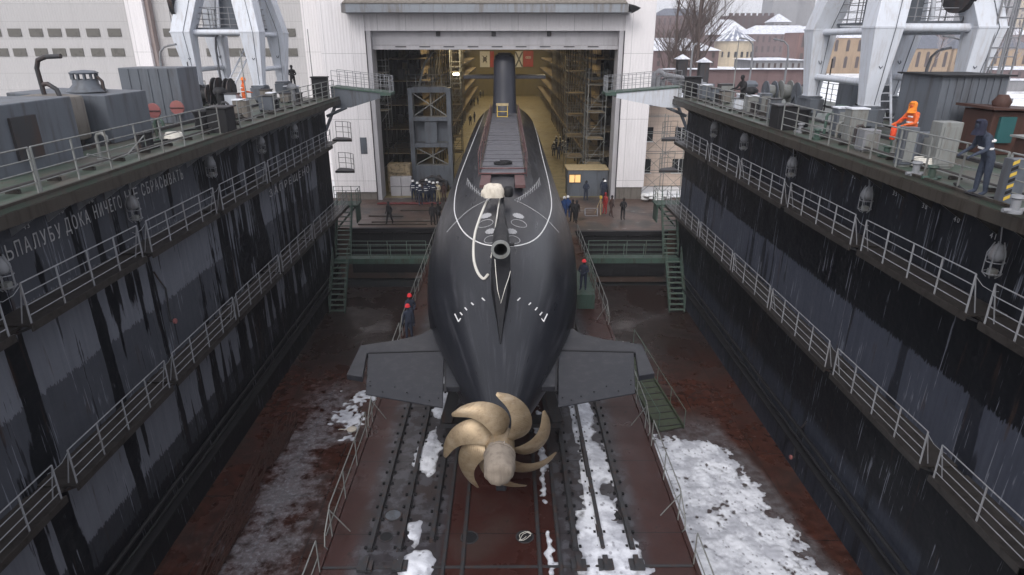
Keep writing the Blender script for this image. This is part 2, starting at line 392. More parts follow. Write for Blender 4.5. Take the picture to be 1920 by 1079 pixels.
for i, (x, nm) in enumerate(((-3.83, 'outermost slipway rail on the left, in grey wet plating'), (-3.02, 'second rail from left with small snow lumps beside it'), (-2.15, 'third rail from left, next to a dark clear strip'),
    (1.88, 'first lugged rail right of the propeller'), (2.63, 'middle right rail running through snow'), (3.46, 'outermost slipway rail on the right at the snow edge'))):
    slip_rail(x, 13.95 if i != 2 else 14.3, 44, .17, .13, nm)
for x, nm in ((-1.75, 'plain low guide rail left of the red centre strip'), (-1.23, 'inner left guide rail bordering the red strip under the propeller'), (.86, 'inner right guide rail bordering the red strip under the propeller'), (1.42, 'plain low guide rail right of the red centre strip')):
    slip_rail(x, 2, 44, .12, .07, nm, False)
# joint beam across the platform with hinge blocks
m = MB(); m.box(-4.98, 4.98, 13.34, 13.42, 3.604, 3.63)
for x in (-3.83, -2.9, 2.63, 3.46, 1.9): m.box(x-.2, x+.2, 13.2, 13.55, 3.632, 3.72); m.box(x-.07, x+.07, 13.12, 13.63, 3.722, 3.78)
tag(m.build('platform_joint', M['dark_steel']), 'transverse hinge joint across the platform aft of the propeller', 'joint')
# manholes
for px, py, r, lab in ((849+31, 1009, .26, 'left open manhole in the red centre strip'), (984, 1008, .26, 'right open manhole holding a coil of pale cable'), (737, 967, .27, 'flat oval cover plate between the two left rails'), (724, 1008, .2, 'small dark hole beside the second left rail'), (1150, 968, .24, 'dark round cover showing through snow by the right rail')):
    c0 = at_z(px, py, 3.6); mh = thing('manhole', lab, 'manhole', (c0.x, c0.y, 3.604), 'manholes in the platform')
    m = MB(); m.lathe([(r, 3.604), (r, 3.625), (r*.86, 3.626), (r*.86, 3.61)], (c0.x, c0.y, 0), 20); m.build('rim_ring', M['dark_steel'], mh)
    m = MB(); m.lathe([(r*.84, 3.606), (r*.84, 3.614)], (c0.x, c0.y, 0), 20); m.build('cover', M['black'] if py != 967 else M['gray_steel'], mh)  # in the open manholes this black disc paints the dark of the hole
    if px == 984:
        m = MB(); m.tube([(c0.x+math.cos(a*.9)*(.16+.03*math.sin(a*3)), c0.y+math.sin(a)*.17, 3.64+.01*math.sin(a*5)) for a in [i*.5 for i in range(26)]], .008, 5); m.build('cable_coil', M['rope'], mh)
# ---- snow: height fields that dip below the surface, so their outlines are real
def snow_patch(name, x0, x1, y0, y1, z, fn, step=.07, label=None):
    nx = int((x1-x0)/step); ny = int((y1-y0)/step); vs = []; fs = []
    hs = []
    for j in range(ny+1):
        for i in range(nx+1):
            x = x0+(x1-x0)*i/nx; y = y0+(y1-y0)*j/ny
            h = fn(x, y); hs.append(h); vs.append((x, y, z+max(-.03, min(.12, h))))
    for j in range(ny):
        for i in range(nx):
            a = j*(nx+1)+i; q = (a, a+1, a+nx+2, a+nx+1)
            if max(hs[k] for k in q) > -.02: fs.append(q)
    used = sorted({k for f in fs for k in f}); mp = {k: i for i, k in enumerate(used)}
    mb = MB(); mb.add([vs[k] for k in used], [tuple(mp[k] for k in f) for f in fs], True)
    o = mb.build(name, M['snow'], fix=False); tag(o, label, 'snow', None, 'stuff'); return o
def nz(x, y, s, k=0): return noise.noise(Vector((x*s, y*s, k*7.3)))
holes = [(random.uniform(5.3, 11.5), random.uniform(13, 27), random.uniform(.05, .11)) for _ in range(420)]
hg = {}
for hx, hy, hr in holes: hg.setdefault((int(hx), int(hy)), []).append((hx, hy, hr))
def f_right(x, y):
    h = .055+.045*nz(x, y, .9, 1)+.045*nz(x, y, 3, 2)+.03*nz(x, y, 8, 3)
    edge = 10.7-(y-15)*.16+.55*nz(x, y, .7, 5)+.35*nz(x, y, 2.5, 5)    # right margin
    h -= max(0, (x-edge+.5))*.07
    h -= max(0, (y-23.9+.5*nz(x, y, 1.2, 8)))*.09
    h -= max(0, 5.5-x)*.3
    for a in (-1, 0, 1):
        for b in (-1, 0, 1):
            for hx, hy, hr in hg.get((int(x)+a, int(y)+b), ()):
                d = math.hypot(x-hx, (y-hy)*.8)
                if d < hr*1.3: h -= .05*(1-d/(hr*1.3))
    return h
snow_patch('trampled_snow', 5.14, 11.9, 12, 26.5, .0, f_right, .055, 'trampled white snow with footprints on the dock floor right of the platform')
def f_plat_r(x, y):
    # white band between the right rails
    c_ = 2.85+.3*nz(x, y, .5, 11)+max(0, y-16.3)*-.03
    w = 1.5-max(0, y-14)*.1
    w = max(.6, w)
    h = .075-abs(x-c_)*.14/w+.05*nz(x, y, 1.8, 12)+.02*nz(x, y, 6, 13)
    if y > 15.6 and x < 2.4: h -= .03
    d = math.hypot(x-3.0, (y-16.6)*.7); h -= max(0, .1-d*.2)
    h -= max(0, y-22)*.03; h -= max(0, 12.2-y)*.1
    return h
snow_patch('snow_strip', 1.5, 4.2, 11.4, 25, 3.6, f_plat_r, .045, 'white snow strip between the slipway rails right of the propeller')
def f_plat_l(x, y):
    h = .028+.13*nz(x, y, 1.15, 21)+.04*nz(x, y, 4, 22)-abs(x+2.62)*.16
    return h
snow_patch('snow_lumps', -3.3, -1.9, 11.4, 24, 3.6, f_plat_l, .045, 'broken white snow lumps between the second and third left rails')
def f_mid(x, y): return -.02+.1*nz(x, y*.5, 1.5, 31)+.05*nz(x, y, 5, 32)+.05-abs(x-1.14)*.35
snow_patch('slush_line', .9, 1.38, 11, 22, 3.6, f_mid, .04, 'thin grey slush line in the channel right of centre')
def f_left(x, y):
    c_ = -7.6-.02*(y-16)+.7*nz(1, y, .25, 41) if y < 27 else -7.6
    return -.055+.09*nz(x, y, .8, 42)+.06*nz(x, y, 4.5, 43)-abs(x-c_)*.035+(.05 if 24.5 < y < 29 else 0)
snow_patch('thin_snow', -9.5, -6, 15, 30, .0, f_left, .06, 'thin broken snow crust on the red floor left of the platform')
# ================================================================ DOCK WINGS
DK = 13.4
def text_mesh(s, size, ex=.004, sp=1.4):
    cu = bpy.data.curves.new('t', 'FONT'); cu.body = s; cu.size = size; cu.extrude = ex; cu.space_character = sp; cu.resolution_u = 3
    o = bpy.data.objects.new('t', cu); C.objects.link(o)
    dg = bpy.context.evaluated_depsgraph_get(); me = bpy.data.meshes.new_from_object(o.evaluated_get(dg)); C.objects.unlink(o); bpy.data.objects.remove(o)
    return me
def put_text(s, size, loc, face, mat, parent, name='lettering', sx=1.0, length=None):
    me = text_mesh(s, size); me.materials.clear(); me.materials.append(mat)
    if length:
        L = max(v.co.x for v in me.vertices); sx = length/L
    # face: '+X' means readable from +X side (on the left wall, running along +Y... away), '-X' right wall, '-Y' facade
    for v in me.vertices:
        x, y, z = v.co; x *= sx
        if face == '+X': v.co = (z, x, y)
        elif face == '-X': v.co = (-z, -x, y)
        elif face == '-Y': v.co = (x, -z, y)
        else: v.co = (x, y, z)
    o = bpy.data.objects.new(name, me); C.objects.link(o)
    off = parent.location if parent else Vector((0,0,0))
    o.location = Vector(loc)-off
    if parent: o.parent = parent
    return o
for s, nm in ((-1, 'left'), (1, 'right')):
    w = thing('dock_side_wall', 'tall black streaked side wall of the floating dock, %s of the submarine' % nm, 'dock wall', (s*12, 20, 0), 'side walls of the floating dock')
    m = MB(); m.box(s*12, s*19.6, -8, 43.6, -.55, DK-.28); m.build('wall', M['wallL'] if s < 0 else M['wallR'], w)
    m = MB(); m.box(s*11, s*19.8, -8.1, 43.7, DK-.12, DK); m.build('deck', M['deck'], w)
    m = MB(); m.box(s*10.93, s*11.12, -8.15, 43.75, DK-.42, DK-.123); m.box(s*10.97, s*11.05, -8.1, 43.72, DK+.002, DK+.07); m.box(s*11.13, s*11.98, -8, 43.6, DK-.2, DK-.125); m.build('deck_rim', M['rim'], w)
    m = MB(); y = 2.0
    while y < 43:
        m.add([(s*11.1, y, DK-.4), (s*12, y, DK-.4), (s*12, y, DK-1.0), (s*11.1, y+.05, DK-.4), (s*12, y+.05, DK-.4), (s*12, y+.05, DK-1.0)], [(0,1,2),(3,5,4),(0,3,4,1),(1,4,5,2),(2,5,3,0)])
        m.add([(s*11.9, y+.1, DK-.44), (s*11.9, y+1.05, DK-.44), (s*11.9, y+.1, DK-.66), (s*11.99, y+.1, DK-.44), (s*11.99, y+1.05, DK-.44), (s*11.99, y+.1, DK-.66)], [(0,1,2),(3,5,4),(0,3,4,1),(1,4,5,2),(2,5,3,0)])
        y += 1.3
    m.build('deck_brackets', M['rail_pale'] if s < 0 else M['plank'], w)
    m = MB()
    m.tube([(s*11.85, -8, 2.1), (s*11.85, 43, 2.1)], .07, 8); m.tube([(s*11.8, -8, 1.75), (s*11.8, 43, 1.75)], .045, 8)
    m.box(s*11.7, s*11.995, -8, 43.4, 1.35, 1.42)
    m.build('wall_pipes', M['black'], w)
    m = MB()   # crane rails on deck
    for x in (14.2, 17.8): m.box(s*(x-.08), s*(x+.08), -8, 43.5, DK+.004, DK+.1)
    m.build('crane_rails', M['dark_steel'], w)
    if s < 0:
        def wy(px): return at_X(px, 400, -12).y
        a = at_X(8, 492, -12); b = at_X(341, 330, -12)
        words = [('Ь', 8, 22), ('ПАЛУБУ', 26, 112), ('ДОКА', 120, 166), ('НИЧЕГО', 174, 226), ('НЕ', 233, 257), ('СБРАСЫВАТЬ', 264, 341)]
        for wd, p0, p1 in words:
            y0 = at_X(p0, 480-(p0*.46), -12).y; y1 = at_X(p1, 480-(p1*.46), -12).y
            put_text(wd, .54, (-11.985, y0, 11.86+(y0-14)*.03), '+X', M['letter'], w, length=y1-y0)
        y0 = at_X(505, 372, -12).y; y1 = at_X(568, 340, -12).y
        put_text('ЗАПРЕЩЕНО', .52, (-11.985, y0, at_X(505, 372, -12).z), '+X', M['letter'], w, length=(y1-y0)*1.25)
        for i, (px, py, tx) in enumerate(((43, 432, '43'), (108, 404, '40'), (165, 383, '38'), (215, 359, '36'), (258, 341, '34'), (297, 325, '32'), (331, 311, '31'))):
            q = at_X(px, py, -12); put_text(tx, .2, (-11.985, q.y, q.z), '+X', M['letter'], w, 'frame_number')
        # red faded blotch
    else:
        for px, py, tx in ((1856, 446, '41'), (1788, 415, '40'), (1729, 390, '38'), (1674, 366, '35'), (1598, 334, '32'), (1562, 317, '31')):
            q = at_X(px, py, 12); put_text(tx, .2, (11.985, q.y, q.z), '-X', M['letter'], w, 'frame_number')
# ---- walkways hanging on the walls
def segY(px, s, z):
    """Y of the walkway edge X = s*11 seen at column px"""
    lo, hi = 3.0, 60.0
    for _ in range(40):
        mid = (lo+hi)/2; v = CM.transposed() @ (Vector((s*11, mid, z))-Vector((0,0,H)))
        x = 960+F*v.x/(-v.z)
        if abs(x-950) > abs(px-950): lo = mid
        else: hi = mid
    return (lo+hi)/2
ZM, ZL = 10.7, 6.25
def walkway(s, z, y0, y1, lab, grp, full=False):
    t_ = thing('wall_walkway', lab, 'walkway', (s*11.5, y0, z), grp)
    m = MB(); m.box(s*11.0, s*11.99, y0-.1, y1+.1, z-.05, z); m.box(s*10.96, s*10.998, y0-.1, y1+.1, z-.16, z+.03); m.build('gangway_plate', M['plank'], t_)
    m = MB(); n = max(2, round((y1-y0)/1.3))
    railing(m, [(s*11.03, y0, z), (s*11.03, y1, z)], step=(y1-y0)/n, r=.017, rails=(1.0, .72, .45, .2), h=1.0, post=.024)
    for yy in (y0, y1): m.tube([(s*11.03, yy, z+.95), (s*11.25, yy, z+.01)], .018, 5)
    m.build('railing', M['rail_pale'], t_)
    for i in range(n+1):
        yy = y0+(y1-y0)*i/n; m = MB(); m.bar((s*11.05, yy, z-.09), (s*11.97, yy, z-.45), .05, .06); m.build('support_bracket', M['dark_steel'], t_)
    if y0 > 5:
        m = MB(); m.tube([(s*11.03, y0-.0, z+.95), (s*11.06, y0-.25, z+.8), (s*11.12, y0-.5, z+.75), (s*11.06, y0-.75, z+.85)], .008, 4); m.build('safety_wire', M['rail_pale'], t_)
    return t_
LM = [(-60, 20), (62, 270), (287, 408), (420, 503), (508, 622)]
RM = [(1962, 1843), (1808, 1612), (1592, 1475), (1463, 1385), (1379, 1329), (1322, 1266)]
LL = [(-90, 118), (147, 320), (334, 444), (450, 527), (532, 588), (592, 655)]
RL = [(2080, 1921), (1925, 1748), (1722, 1560), (1545, 1442), (1437, 1372), (1368, 1310), (1306, 1238)]
for s, z, segs, lev, side in ((-1, ZM, LM, 'upper', 'left'), (1, ZM, RM, 'upper', 'right'), (-1, ZL, LL, 'lower', 'left'), (1, ZL, RL, 'lower', 'right')):
    n = len(segs)
    for i, (a, b) in enumerate(segs):
        ya, yb = segY(a, s, z), min(43.4, segY(b, s, z))
        if i == 0: ya = max(2, ya)
        walkway(s, z, ya, yb, '%s section from the camera end of the %s railed walkway on the %s wall' % (ordinal[i], lev, side), 'railed walkways along the dock walls')
# thin continuous ledges linking the sections
for s, z, nm in ((-1, ZM, 'upper left'), (1, ZM, 'upper right'), (-1, ZL, 'lower left'), (1, ZL, 'lower right')):
    m = MB(); m.box(s*11.3, s*11.98, -8, 43.3, z-.12, z-.062); tag(m.build('wall_ledge', M['plank']), 'narrow dark steel ledge under the %s walkway sections' % nm, 'ledge', 'ledges along the dock walls')
# ---- caged floodlights hung under the deck rim
def dock_lamp(px, py, s, lab):
    q = at_X(px, py, s*11.75); z = 12.75; y = q.y; zc = max(11.9, min(12.35, q.z))
    t_ = thing('hanging_lamp', lab, 'lamp', (s*11.7, y, zc), 'lamps hanging under the deck rim')
    m = MB(); m.lathe([(.03, .2), (.1, .16), (.17, .02), (.19, -.1), (.15, -.2), (.06, -.25)], (s*11.7, y, zc+.1), 14); m.build('lamp_shade', M['rail_pale'], t_)
    m = MB()
    for k in range(5):
        a = k*math.pi*2/5; x0 = s*11.7+.2*math.cos(a); y0 = y+.2*math.sin(a)
        m.tube([(s*11.7+.1*math.cos(a), y+.1*math.sin(a), zc+.32), (x0, y0, zc+.05), (x0, y0, zc-.45), (s*11.7+.1*math.cos(a), y+.1*math.sin(a), zc-.55)], .014, 5)
    for zz, r in ((zc-.15, .2), (zc-.43, .2)): m.tube([(s*11.7+r*math.cos(i*math.pi/6), y+r*math.sin(i*math.pi/6), zz) for i in range(13)], .014, 5)
    m.tube([(s*11.7, y, zc+.3), (s*11.6, y, DK-.42)], .015, 5); m.build('wire_cage', M['rail_pale'], t_)
    m = MB(); m.box(s*11.62, s*11.78, y-.08, y+.08, zc-.5, zc-.34); m.build('ballast_box', M['rail_gray'], t_)
for i, (px, py) in enumerate(((4, 520), (246, 385), (392, 308), (486, 262), (549, 236))): dock_lamp(px, py, -1, '%s caged white lamp from the camera under the left deck rim' % ordinal[i])
for i, (px, py) in enumerate(((1873, 480), (1629, 368), (1488, 309), (1398, 262), (1341, 240))): dock_lamp(px, py, 1, '%s caged white lamp from the camera under the right deck rim' % ordinal[i])
# ---- deck edge railings
def deck_rail(s, ya, yb, lab, mat='rail_gray', x=11.2, bent=False):
    m = MB(); n = max(1, round((yb-ya)/1.45))
    railing(m, [(s*x, ya, DK), (s*x, yb, DK)], step=(yb-ya)/n, rails=(1.1, .82, .55, .28), h=1.1, r=.022)
    o = m.build('deck_railing', M[mat]); tag(o, lab, 'railing', 'railings along the deck edge')
deck_rail(-1, 2, 15.2, 'pale railing on left deck edge nearest the camera beside the grey deckhouse')
deck_rail(-1, 15.3, 25.6, 'left deck railing running between deckhouse and black bollard, with bent lower rail')
deck_rail(-1, 27.6, 30.5, 'short left deck railing just past the black bollard')
deck_rail(-1, 32, 43.4, 'left deck railing beside the crane up to the hangar end')
deck_rail(1, 2, 14.2, 'right deck railing nearest the camera in front of man in navy')
deck_rail(1, 14.3, 23.9, 'right deck railing beside the worker in the orange hood')
deck_rail(1, 24, 26.6, 'short right deck railing section by the black bollard')
deck_rail(1, 28.2, 43.4, 'far right deck railing running up to the hangar end')
m = MB(); a = at_z(145, 330, DK); b = at_z(215, 300, DK)
m.tube([(-11.2, 17.3, DK+.6), (-11.12, 18.2, DK+.3), (-11.1, 19, DK+.34), (-11.2, 20.2, DK+.7)], .02, 5)
tag(m.build('bent_rail', M['rail_gray']), 'bent sagging handrail tube on the left deck railing', 'railing')
for s, nm in ((-1, 'left'), (1, 'right')):      # outer side railings
    m = MB(); railing(m, [(s*19.5, 0, DK), (s*19.5, 43.5, DK)], step=1.8, r=.022)
    tag(m.build('deck_railing', M['rail_gray']), 'railing along the far outer edge of the %s deck' % nm, 'railing', 'railings along the deck edge')
# ---- stairs and landings at the hangar end
def stair(x0, x1, ya, za, yb, zb, lab, steps=12, parent=None, name='steel_stair', mat='green'):
    t_ = thing(name, lab, 'stairs', (x0, ya, min(za, zb)), 'green steel stairs')
    m = MB()
    for x in (x0, x1): m.bar((x, ya, za), (x, yb, zb), .05, .2)
    m.build('stringers', M[mat], t_)
    m = MB()
    for i in range(steps):
        f = (i+.5)/steps; y = ya+(yb-ya)*f; z = za+(zb-za)*f
        m.box(min(x0, x1)+.03, max(x0, x1)-.03, y-.12, y+.12, z, z+.035)
    m.build('treads', M['rail_green'], t_)
    m = MB()
    for x in (x0, x1):
        m.tube([(x, ya, za+.95), (x, yb, zb+.95)], .02, 5); m.tube([(x, ya, za+.5), (x, yb, zb+.5)], .016, 5)
        for i in range(4): f = i/3; m.tube([(x, ya+(yb-ya)*f, za+(zb-za)*f), (x, ya+(yb-ya)*f, za+(zb-za)*f+.95)], .02, 5)
    m.build('handrails', M['rail_green'], t_)
    return t_
for s, nm in ((-1, 'left'), (1, 'right')):
    q0 = at_z(612 if s < 0 else 1281, 588, 0.02)
    stair(s*11.75, s*10.75, 41.2, 3.0, 39.0, 0.03, 'lower green stair flight reaching the dock floor at the %s wall' % nm, 10)
    stair(s*11.75, s*10.75, 43.6, 6.2, 41.9, 3.05, 'upper green stair flight below the landing at the %s wall' % nm, 11)
    g = thing('cross_gangway', 'green railed cross gangway between platform and %s stairs' % nm, 'gangway', (s*8, 41.5, 3.0), 'cross gangways at the hangar end')
    m = MB(); m.box(s*5.15, s*11.7, 41.3, 42.2, 2.9, 3.0); m.box(s*5.15, s*11.7, 41.22, 41.297, 2.72, 3.08); m.build('gangway_plate', M['green'], g)
    m = MB(); railing(m, [(s*5.2, 41.32, 3.0), (s*10.6, 41.32, 3.0)], step=1.3, r=.022, rails=(1.05, .7, .35)); railing(m, [(s*5.6, 42.15, 3.0), (s*10.9, 42.15, 3.0)], step=1.3, r=.022, rails=(1.05, .7, .35)); m.build('railing', M['rail_green'], g)
    l = thing('stair_landing', 'green railed landing at the hangar end of the %s wall' % nm, 'landing', (s*11, 44.2, 6.2), 'stair landings at the hangar end')
    m = MB(); m.box(s*10.4, s*12.4, 43.62, 45.0, 6.08, 6.2); m.box(s*10.5, s*10.58, 43.7, 44.9, 4.9, 6.07); m.bar((s*11.9, 43.8, 4.6), (s*10.6, 44.8, 6.05), .1); m.build('landing_plate', M['green'], l)
    m = MB(); railing(m, [(s*10.45, 43.7, 6.2), (s*10.45, 44.95, 6.2), (s*12.3, 44.95, 6.2)], step=.7, r=.02); m.build('railing', M['rail_green'], l)
    # curved balconies at the wall ends (upper levels)
    for z, lv in ((ZM, 'upper'), (8.6, 'middle')):
        b = thing('end_balcony', '%s curved railed balcony on the hangar end of the %s wall' % (lv, nm), 'balcony', (s*11, 43.8, z), 'curved balconies at the wall ends')
        arc = [(s*11.7-s*1.3*math.cos(a), 43.62+1.2*math.sin(a)) for a in [i*math.pi/16 for i in range(9)]]
        m = MB(); m.prism(arc+[(s*11.7, 43.62)], z-.15, z); m.build('balcony_plate', M['dark_steel'], b)
        m = MB()
        for zz in (.35, .7, 1.05): m.tube([(x, y, z+zz) for x, y in arc], .02, 5)
        for x, y in arc[::2]: m.tube([(x, y, z), (x, y, z+1.05)], .022, 5)
        m.build('railing', M['rail_gray'], b)
    # cantilever arm towards the opening
    L = 2.9 if s < 0 else 4.0; x0 = 11.2; x1 = x0-L
    a_ = thing('cantilever_platform', 'grey tapered cantilever platform with railing at the top of the %s wall' % nm, 'platform', (s*x0, 44.4, 13.2), 'cantilever platforms at the dock corners')
    m = MB(); poly = [(s*(x0+.3), 12.7), (s*(x0+.3), 14.0), (s*x1, 13.65), (s*x1, 13.35), (s*(x0-.9), 12.75)]
    m.prismY(poly, 43.76, 45.4); m.build('arm_box', M['gray_steel'] if s < 0 else M['white_steel'], a_)
    m = MB(); m.prismY([(s*(x0+.3), 14.003), (s*(x0+.3), 14.08), (s*(x1-.7), 13.68), (s*(x1-.7), 13.5), (s*(x1-.003), 13.5), (s*(x1-.003), 13.655)], 43.7, 45.45); m.build('deck_plate', M['green'], a_)
    m = MB()
    for yy in (43.78, 45.36): railing(m, [(s*(x0+.2), yy, 14.07), (s*(x1-.6), yy, 13.68)], step=.55, r=.017, rails=(1.0, .68, .36), h=1.0)
    railing(m, [(s*(x1-.62), 43.78, 13.68), (s*(x1-.62), 45.36, 13.68)], step=.6, r=.017, rails=(1.0, .68, .36), h=1.0); m.build('railing', M['rail_pale'], a_)
    m = MB(); m.bar((s*(x0+.3), 44.5, 12.8), (s*(x0+.9), 43.62, 11.2), .15); m.tube([(s*(x0-.6), 43.9, 12.75), (s*(x0+.7), 43.62, 12.2)], .1, 8); m.build('brace', M['gray_steel'], a_)
    m = MB(); m.box(s*(x0+.35), s*(x0+1.3), 43.0, 43.6, DK+.002, DK+1.25); m.box(s*(x0+.3), s*(x0+1.35), 42.9, 43.65, DK+1.251, DK+1.33); m.tube([(s*(x0+.8), 42.9, DK+.7), (s*(x0+.8), 42.6, DK+.7)], .2, 10)
    tag(m.build('winch_box', M['black'], bevel=.03), 'black fairlead box on the deck corner above the hangar end, %s side' % nm, 'fairlead', 'black fairleads on the decks')
# platform railings
def plat_rail(s, ya, yb, lab, h=1.05):
    m = MB(); x = s*5.0
    m.tube([(x, ya, 3.67), (x+s*.02, ya-.15, 3.9), (x+s*.03, ya, 4.2), (x, ya+.6, 4.7), (x, yb, 4.7)], .02, 5)
    m.tube([(x, ya, 4.15), (x, yb, 4.15)], .016, 5)
    n = max(2, round((yb-ya-.6)/1.5))
    for i in range(n+1): y = ya+.5+(yb-ya-.5)*i/n; m.tube([(x, y, 3.66), (x, y, 4.68)], .02, 5)
    m.tube([(x, ya+.5, 4.6), (x-s*.45, ya+.75, 3.62)], .018, 5)
    tag(m.build('platform_railing', M['rail_gray']), lab, 'railing', 'railings along the platform edge')
plat_rail(-1, 14.0, 19.4, 'railing on the left platform edge beside the propeller'); plat_rail(-1, 19.9, 27, 'railing on the left platform edge below the stern plane'); plat_rail(-1, 27.3, 44, 'railing on the left platform edge beside the two red-helmeted workers'); plat_rail(-1, 7, 13.2, 'railing end at the bottom edge of the picture, left platform edge')
plat_rail(1, 14.6, 18.8, 'railing on the right platform edge beside the snow'); plat_rail(1, 19.4, 25, 'railing on the right platform edge above the green stair foot'); plat_rail(1, 29, 44, 'railing on the right platform edge reaching the cross gangway'); plat_rail(1, 7, 13.4, 'railing end at the bottom edge of the picture, right platform edge')
# inclined green gangway down to the floor, right
t_ = thing('slatted_gangway', 'green slatted gangway leaning from the platform down to the snowy floor', 'gangway', (6.5, 25, 0))
A = Vector((6.0, 30.2, 1.9)); B = Vector((7.55, 25.2, .12)); W = Vector((.62, .12, 0))
for s in (-1, 1):
    m = MB(); m.bar(A+W*s, B+W*s, .06, .18); m.build('side_beam', M['olive'], t_)
m = MB()
for i in range(14):
    q = A.lerp(B, (i+.5)/14); m.bar(q-W*.96, q+W*.96, .035, .03)
m.build('slats', M['dark_steel'], t_)
m = MB(); q0 = A-W*.98; q1 = B-W*.98; m.bar(A+Vector((0,0,-.03)), B+Vector((0,0,-.03)), 1.15, .02); m.build('plate', M['olive'], t_)
m = MB()
for s in (-1, 1):
    m.tube([A+W*s+Vector((0,0,.9)), B+W*s+Vector((0,0,.9))], .018, 5)
    for i in range(5): q = A.lerp(B, i/4)+W*s; m.tube([q, q+Vector((0,0,.9))], .018, 5)
m.build('handrails', M['rail_green'], t_)
m = MB(); m.box(5.3, 6.5, 30.1, 30.9, .0, 1.88); tag(m.build('stair_pedestal', M['dark_steel'], bevel=.02), 'dark steel pedestal under the top of the slatted gangway', 'pedestal')
# pipes / cable bundles on the floor along left wall
random.seed(11)
for k in range(2):
    m = MB(); 
    for i in range(64):
        yb = random.uniform(15.5, 21) if k == 0 else random.uniform(22.2, 24.5); L = random.uniform(2, 4) if k == 0 else random.uniform(1.2, 2.4); x = (-10.1 if k == 0 else -9.9)+random.uniform(-.4, .4)-(yb-18)*.05; dz = random.uniform(.03, .35)
        m.tube([(x, yb, dz), (x+random.uniform(-.15, .15)-.1, yb+L/2, dz+.02), (x+random.uniform(-.3, .3)-.2, yb+L, dz)], .022, 5)
    tag(m.build('pipe_heap', M['rust']), ['long heap of rusty thin pipes along the foot of the left wall', 'short bundle of rusty rods by the slushy strip, farther from the camera'][k], 'pipes', 'rusty pipe heaps on the floor')
q = at_z(660, 808, 0); m = MB(); m.lathe([(.0, 0), (.22, .02), (.24, .08), (.12, .16), (.0, .18)], (q.x, q.y, 0), 9)
m.tube([(q.x-.2, q.y, .05), (q.x-.6, q.y+.05, .03)], .02, 5)
tag(m.build('cloth_bundle', M['canvas']), 'small beige cloth bundle lying on the red floor left of the platform', 'bundle')
for px, py, s, lab in ((323, 603, -1, 'small red valve on the left wall between the walkways'), (1487, 858, 1, 'small red valve low on the right wall')):
    q = at_X(px, py, s*11.9); v = thing('wall_valve', lab, 'valve', (s*11.99, q.y, q.z), 'red valves on the dock walls')
    m = MB(); m.lathe([(.09, 0), (.1, .04), (.09, .08)], (s*11.8-.04, q.y, q.z), 12, 'X'); m.build('hand_wheel', M['pink'], v)
    m = MB(); m.tube([(s*11.98, q.y, q.z), (s*11.8, q.y, q.z)], .03, 6); m.tube([(s*11.95, q.y, q.z), (s*11.95, q.y+.1, q.z+1.2), (s*11.9, q.y-.3, q.z+1.7), (s*11.95, q.y-.4, q.z+2.0)], .03, 6); m.build('pipe', M['dark_steel'], v)
# ================================================================ SUBMARINE
SX, SZ = -.2, 7.5
PROF = [(13.7,.36),(14.2,.52),(15,.8),(15.9,1.12),(17.5,1.66),(19.2,2.2),(21,2.62),(22.8,2.88),(24.6,3.07),(26.8,3.24),(29.5,3.35),(40,3.35),(60,3.35),(68,3.3),(73,2.95),(77,2.2),(79.4,1.2),(80.4,.3)]
def hr(y):
    if y <= PROF[0][0]: return PROF[0][1]
    for (a, ra), (b, rb) in zip(PROF[:-1], PROF[1:]):
        if y <= b: f = (y-a)/(b-a); return ra+(rb-ra)*f
    return .1
def hrs(y):   # smoothed
    return sum(hr(y+d) for d in (-1, -.6, -.3, 0, .3, .6, 1))/7 if y > 15.2 else hr(y)
def casing(y, x):
    """height of the casing surface above the axis at lateral offset x (flat-ish dorsal deck)"""
    r = hrs(y); base = math.sqrt(max(0, r*r-x*x))
    return base
CP = ((0, .09), (.6, .07), (1.2, .02), (1.45, -.36), (1.7, -1.05))
def surf_z(x, y):
    r = hrs(y); dx = abs(x-SX)
    if dx >= r: return None
    base = math.sqrt(r*r-dx*dx)
    if y > 27 and dx < 1.7:
        for (a, ha), (b, hb) in zip(CP[:-1], CP[1:]):
            if dx <= b: cz = r+ha+(hb-ha)*(dx-a)/(b-a)+.03; break
        return SZ+max(base, base-.03+(max(base, cz)-base+.03)*min(1, (y-27)/5))
    return SZ+base
def hull_hit(px, py, off=0.0):
    d = ray(px, py); o = Vector((0, 0, H)); t = 6.0
    while t < 90:
        p = o+d*t
        if p.y > 13.7:
            sz = surf_z(p.x, p.y)
            if sz is not None and p.z < sz+off and p.z > SZ-1: break
        t += .02
    else: return None
    return p
sub = thing('submarine', 'large dark grey diesel submarine on the slipway, stern and bronze propeller towards the camera', 'submarine', (SX, 14, 3.6))
t = NT('submarine_hull'); p = t.pos(); x, y, z = t.sep(p)[:3]
n1 = t.noise(t.scale(p, (1, .35, 1)), .8, 5, .6); n2 = t.noise(p, 6, 5, .65)
ang = t.math('ARCTAN2', t.math('ADD', x, .2), t.math('SUBTRACT', z, SZ))
st = t.noise(t.comb(t.math('MULTIPLY', ang, 9), t.math('MULTIPLY', y, .35), 0), 1, 5, .65)
c = t.mix(n1, (0.00864, 0.00936, 0.01224), (0.02088, 0.02232, 0.0288)); c = t.mix(t.math('MULTIPLY', t.step(st, .5, .75), .35), c, (.1, .1, .115)); c = t.mix(t.math('MULTIPLY', t.step(n2, .6, .75), .3), c, (.018, .018, .02))
br = t.n('ShaderNodeTexBrick'); t.L.new(t.comb(y, t.math('MULTIPLY', ang, 3.3), 0), br.inputs['Vector']); br.inputs['Scale'].default_value = 1; br.inputs['Brick Width'].default_value = 1.1; br.inputs['Row Height'].default_value = .75; br.inputs['Mortar Size'].default_value = .012
br.inputs['Color1'].default_value = (.42, .42, .42, 1); br.inputs['Color2'].default_value = (.58, .58, .58, 1); br.inputs['Mortar'].default_value = (0, 0, 0, 1); bv = t.sep(br.outputs[0])[0]
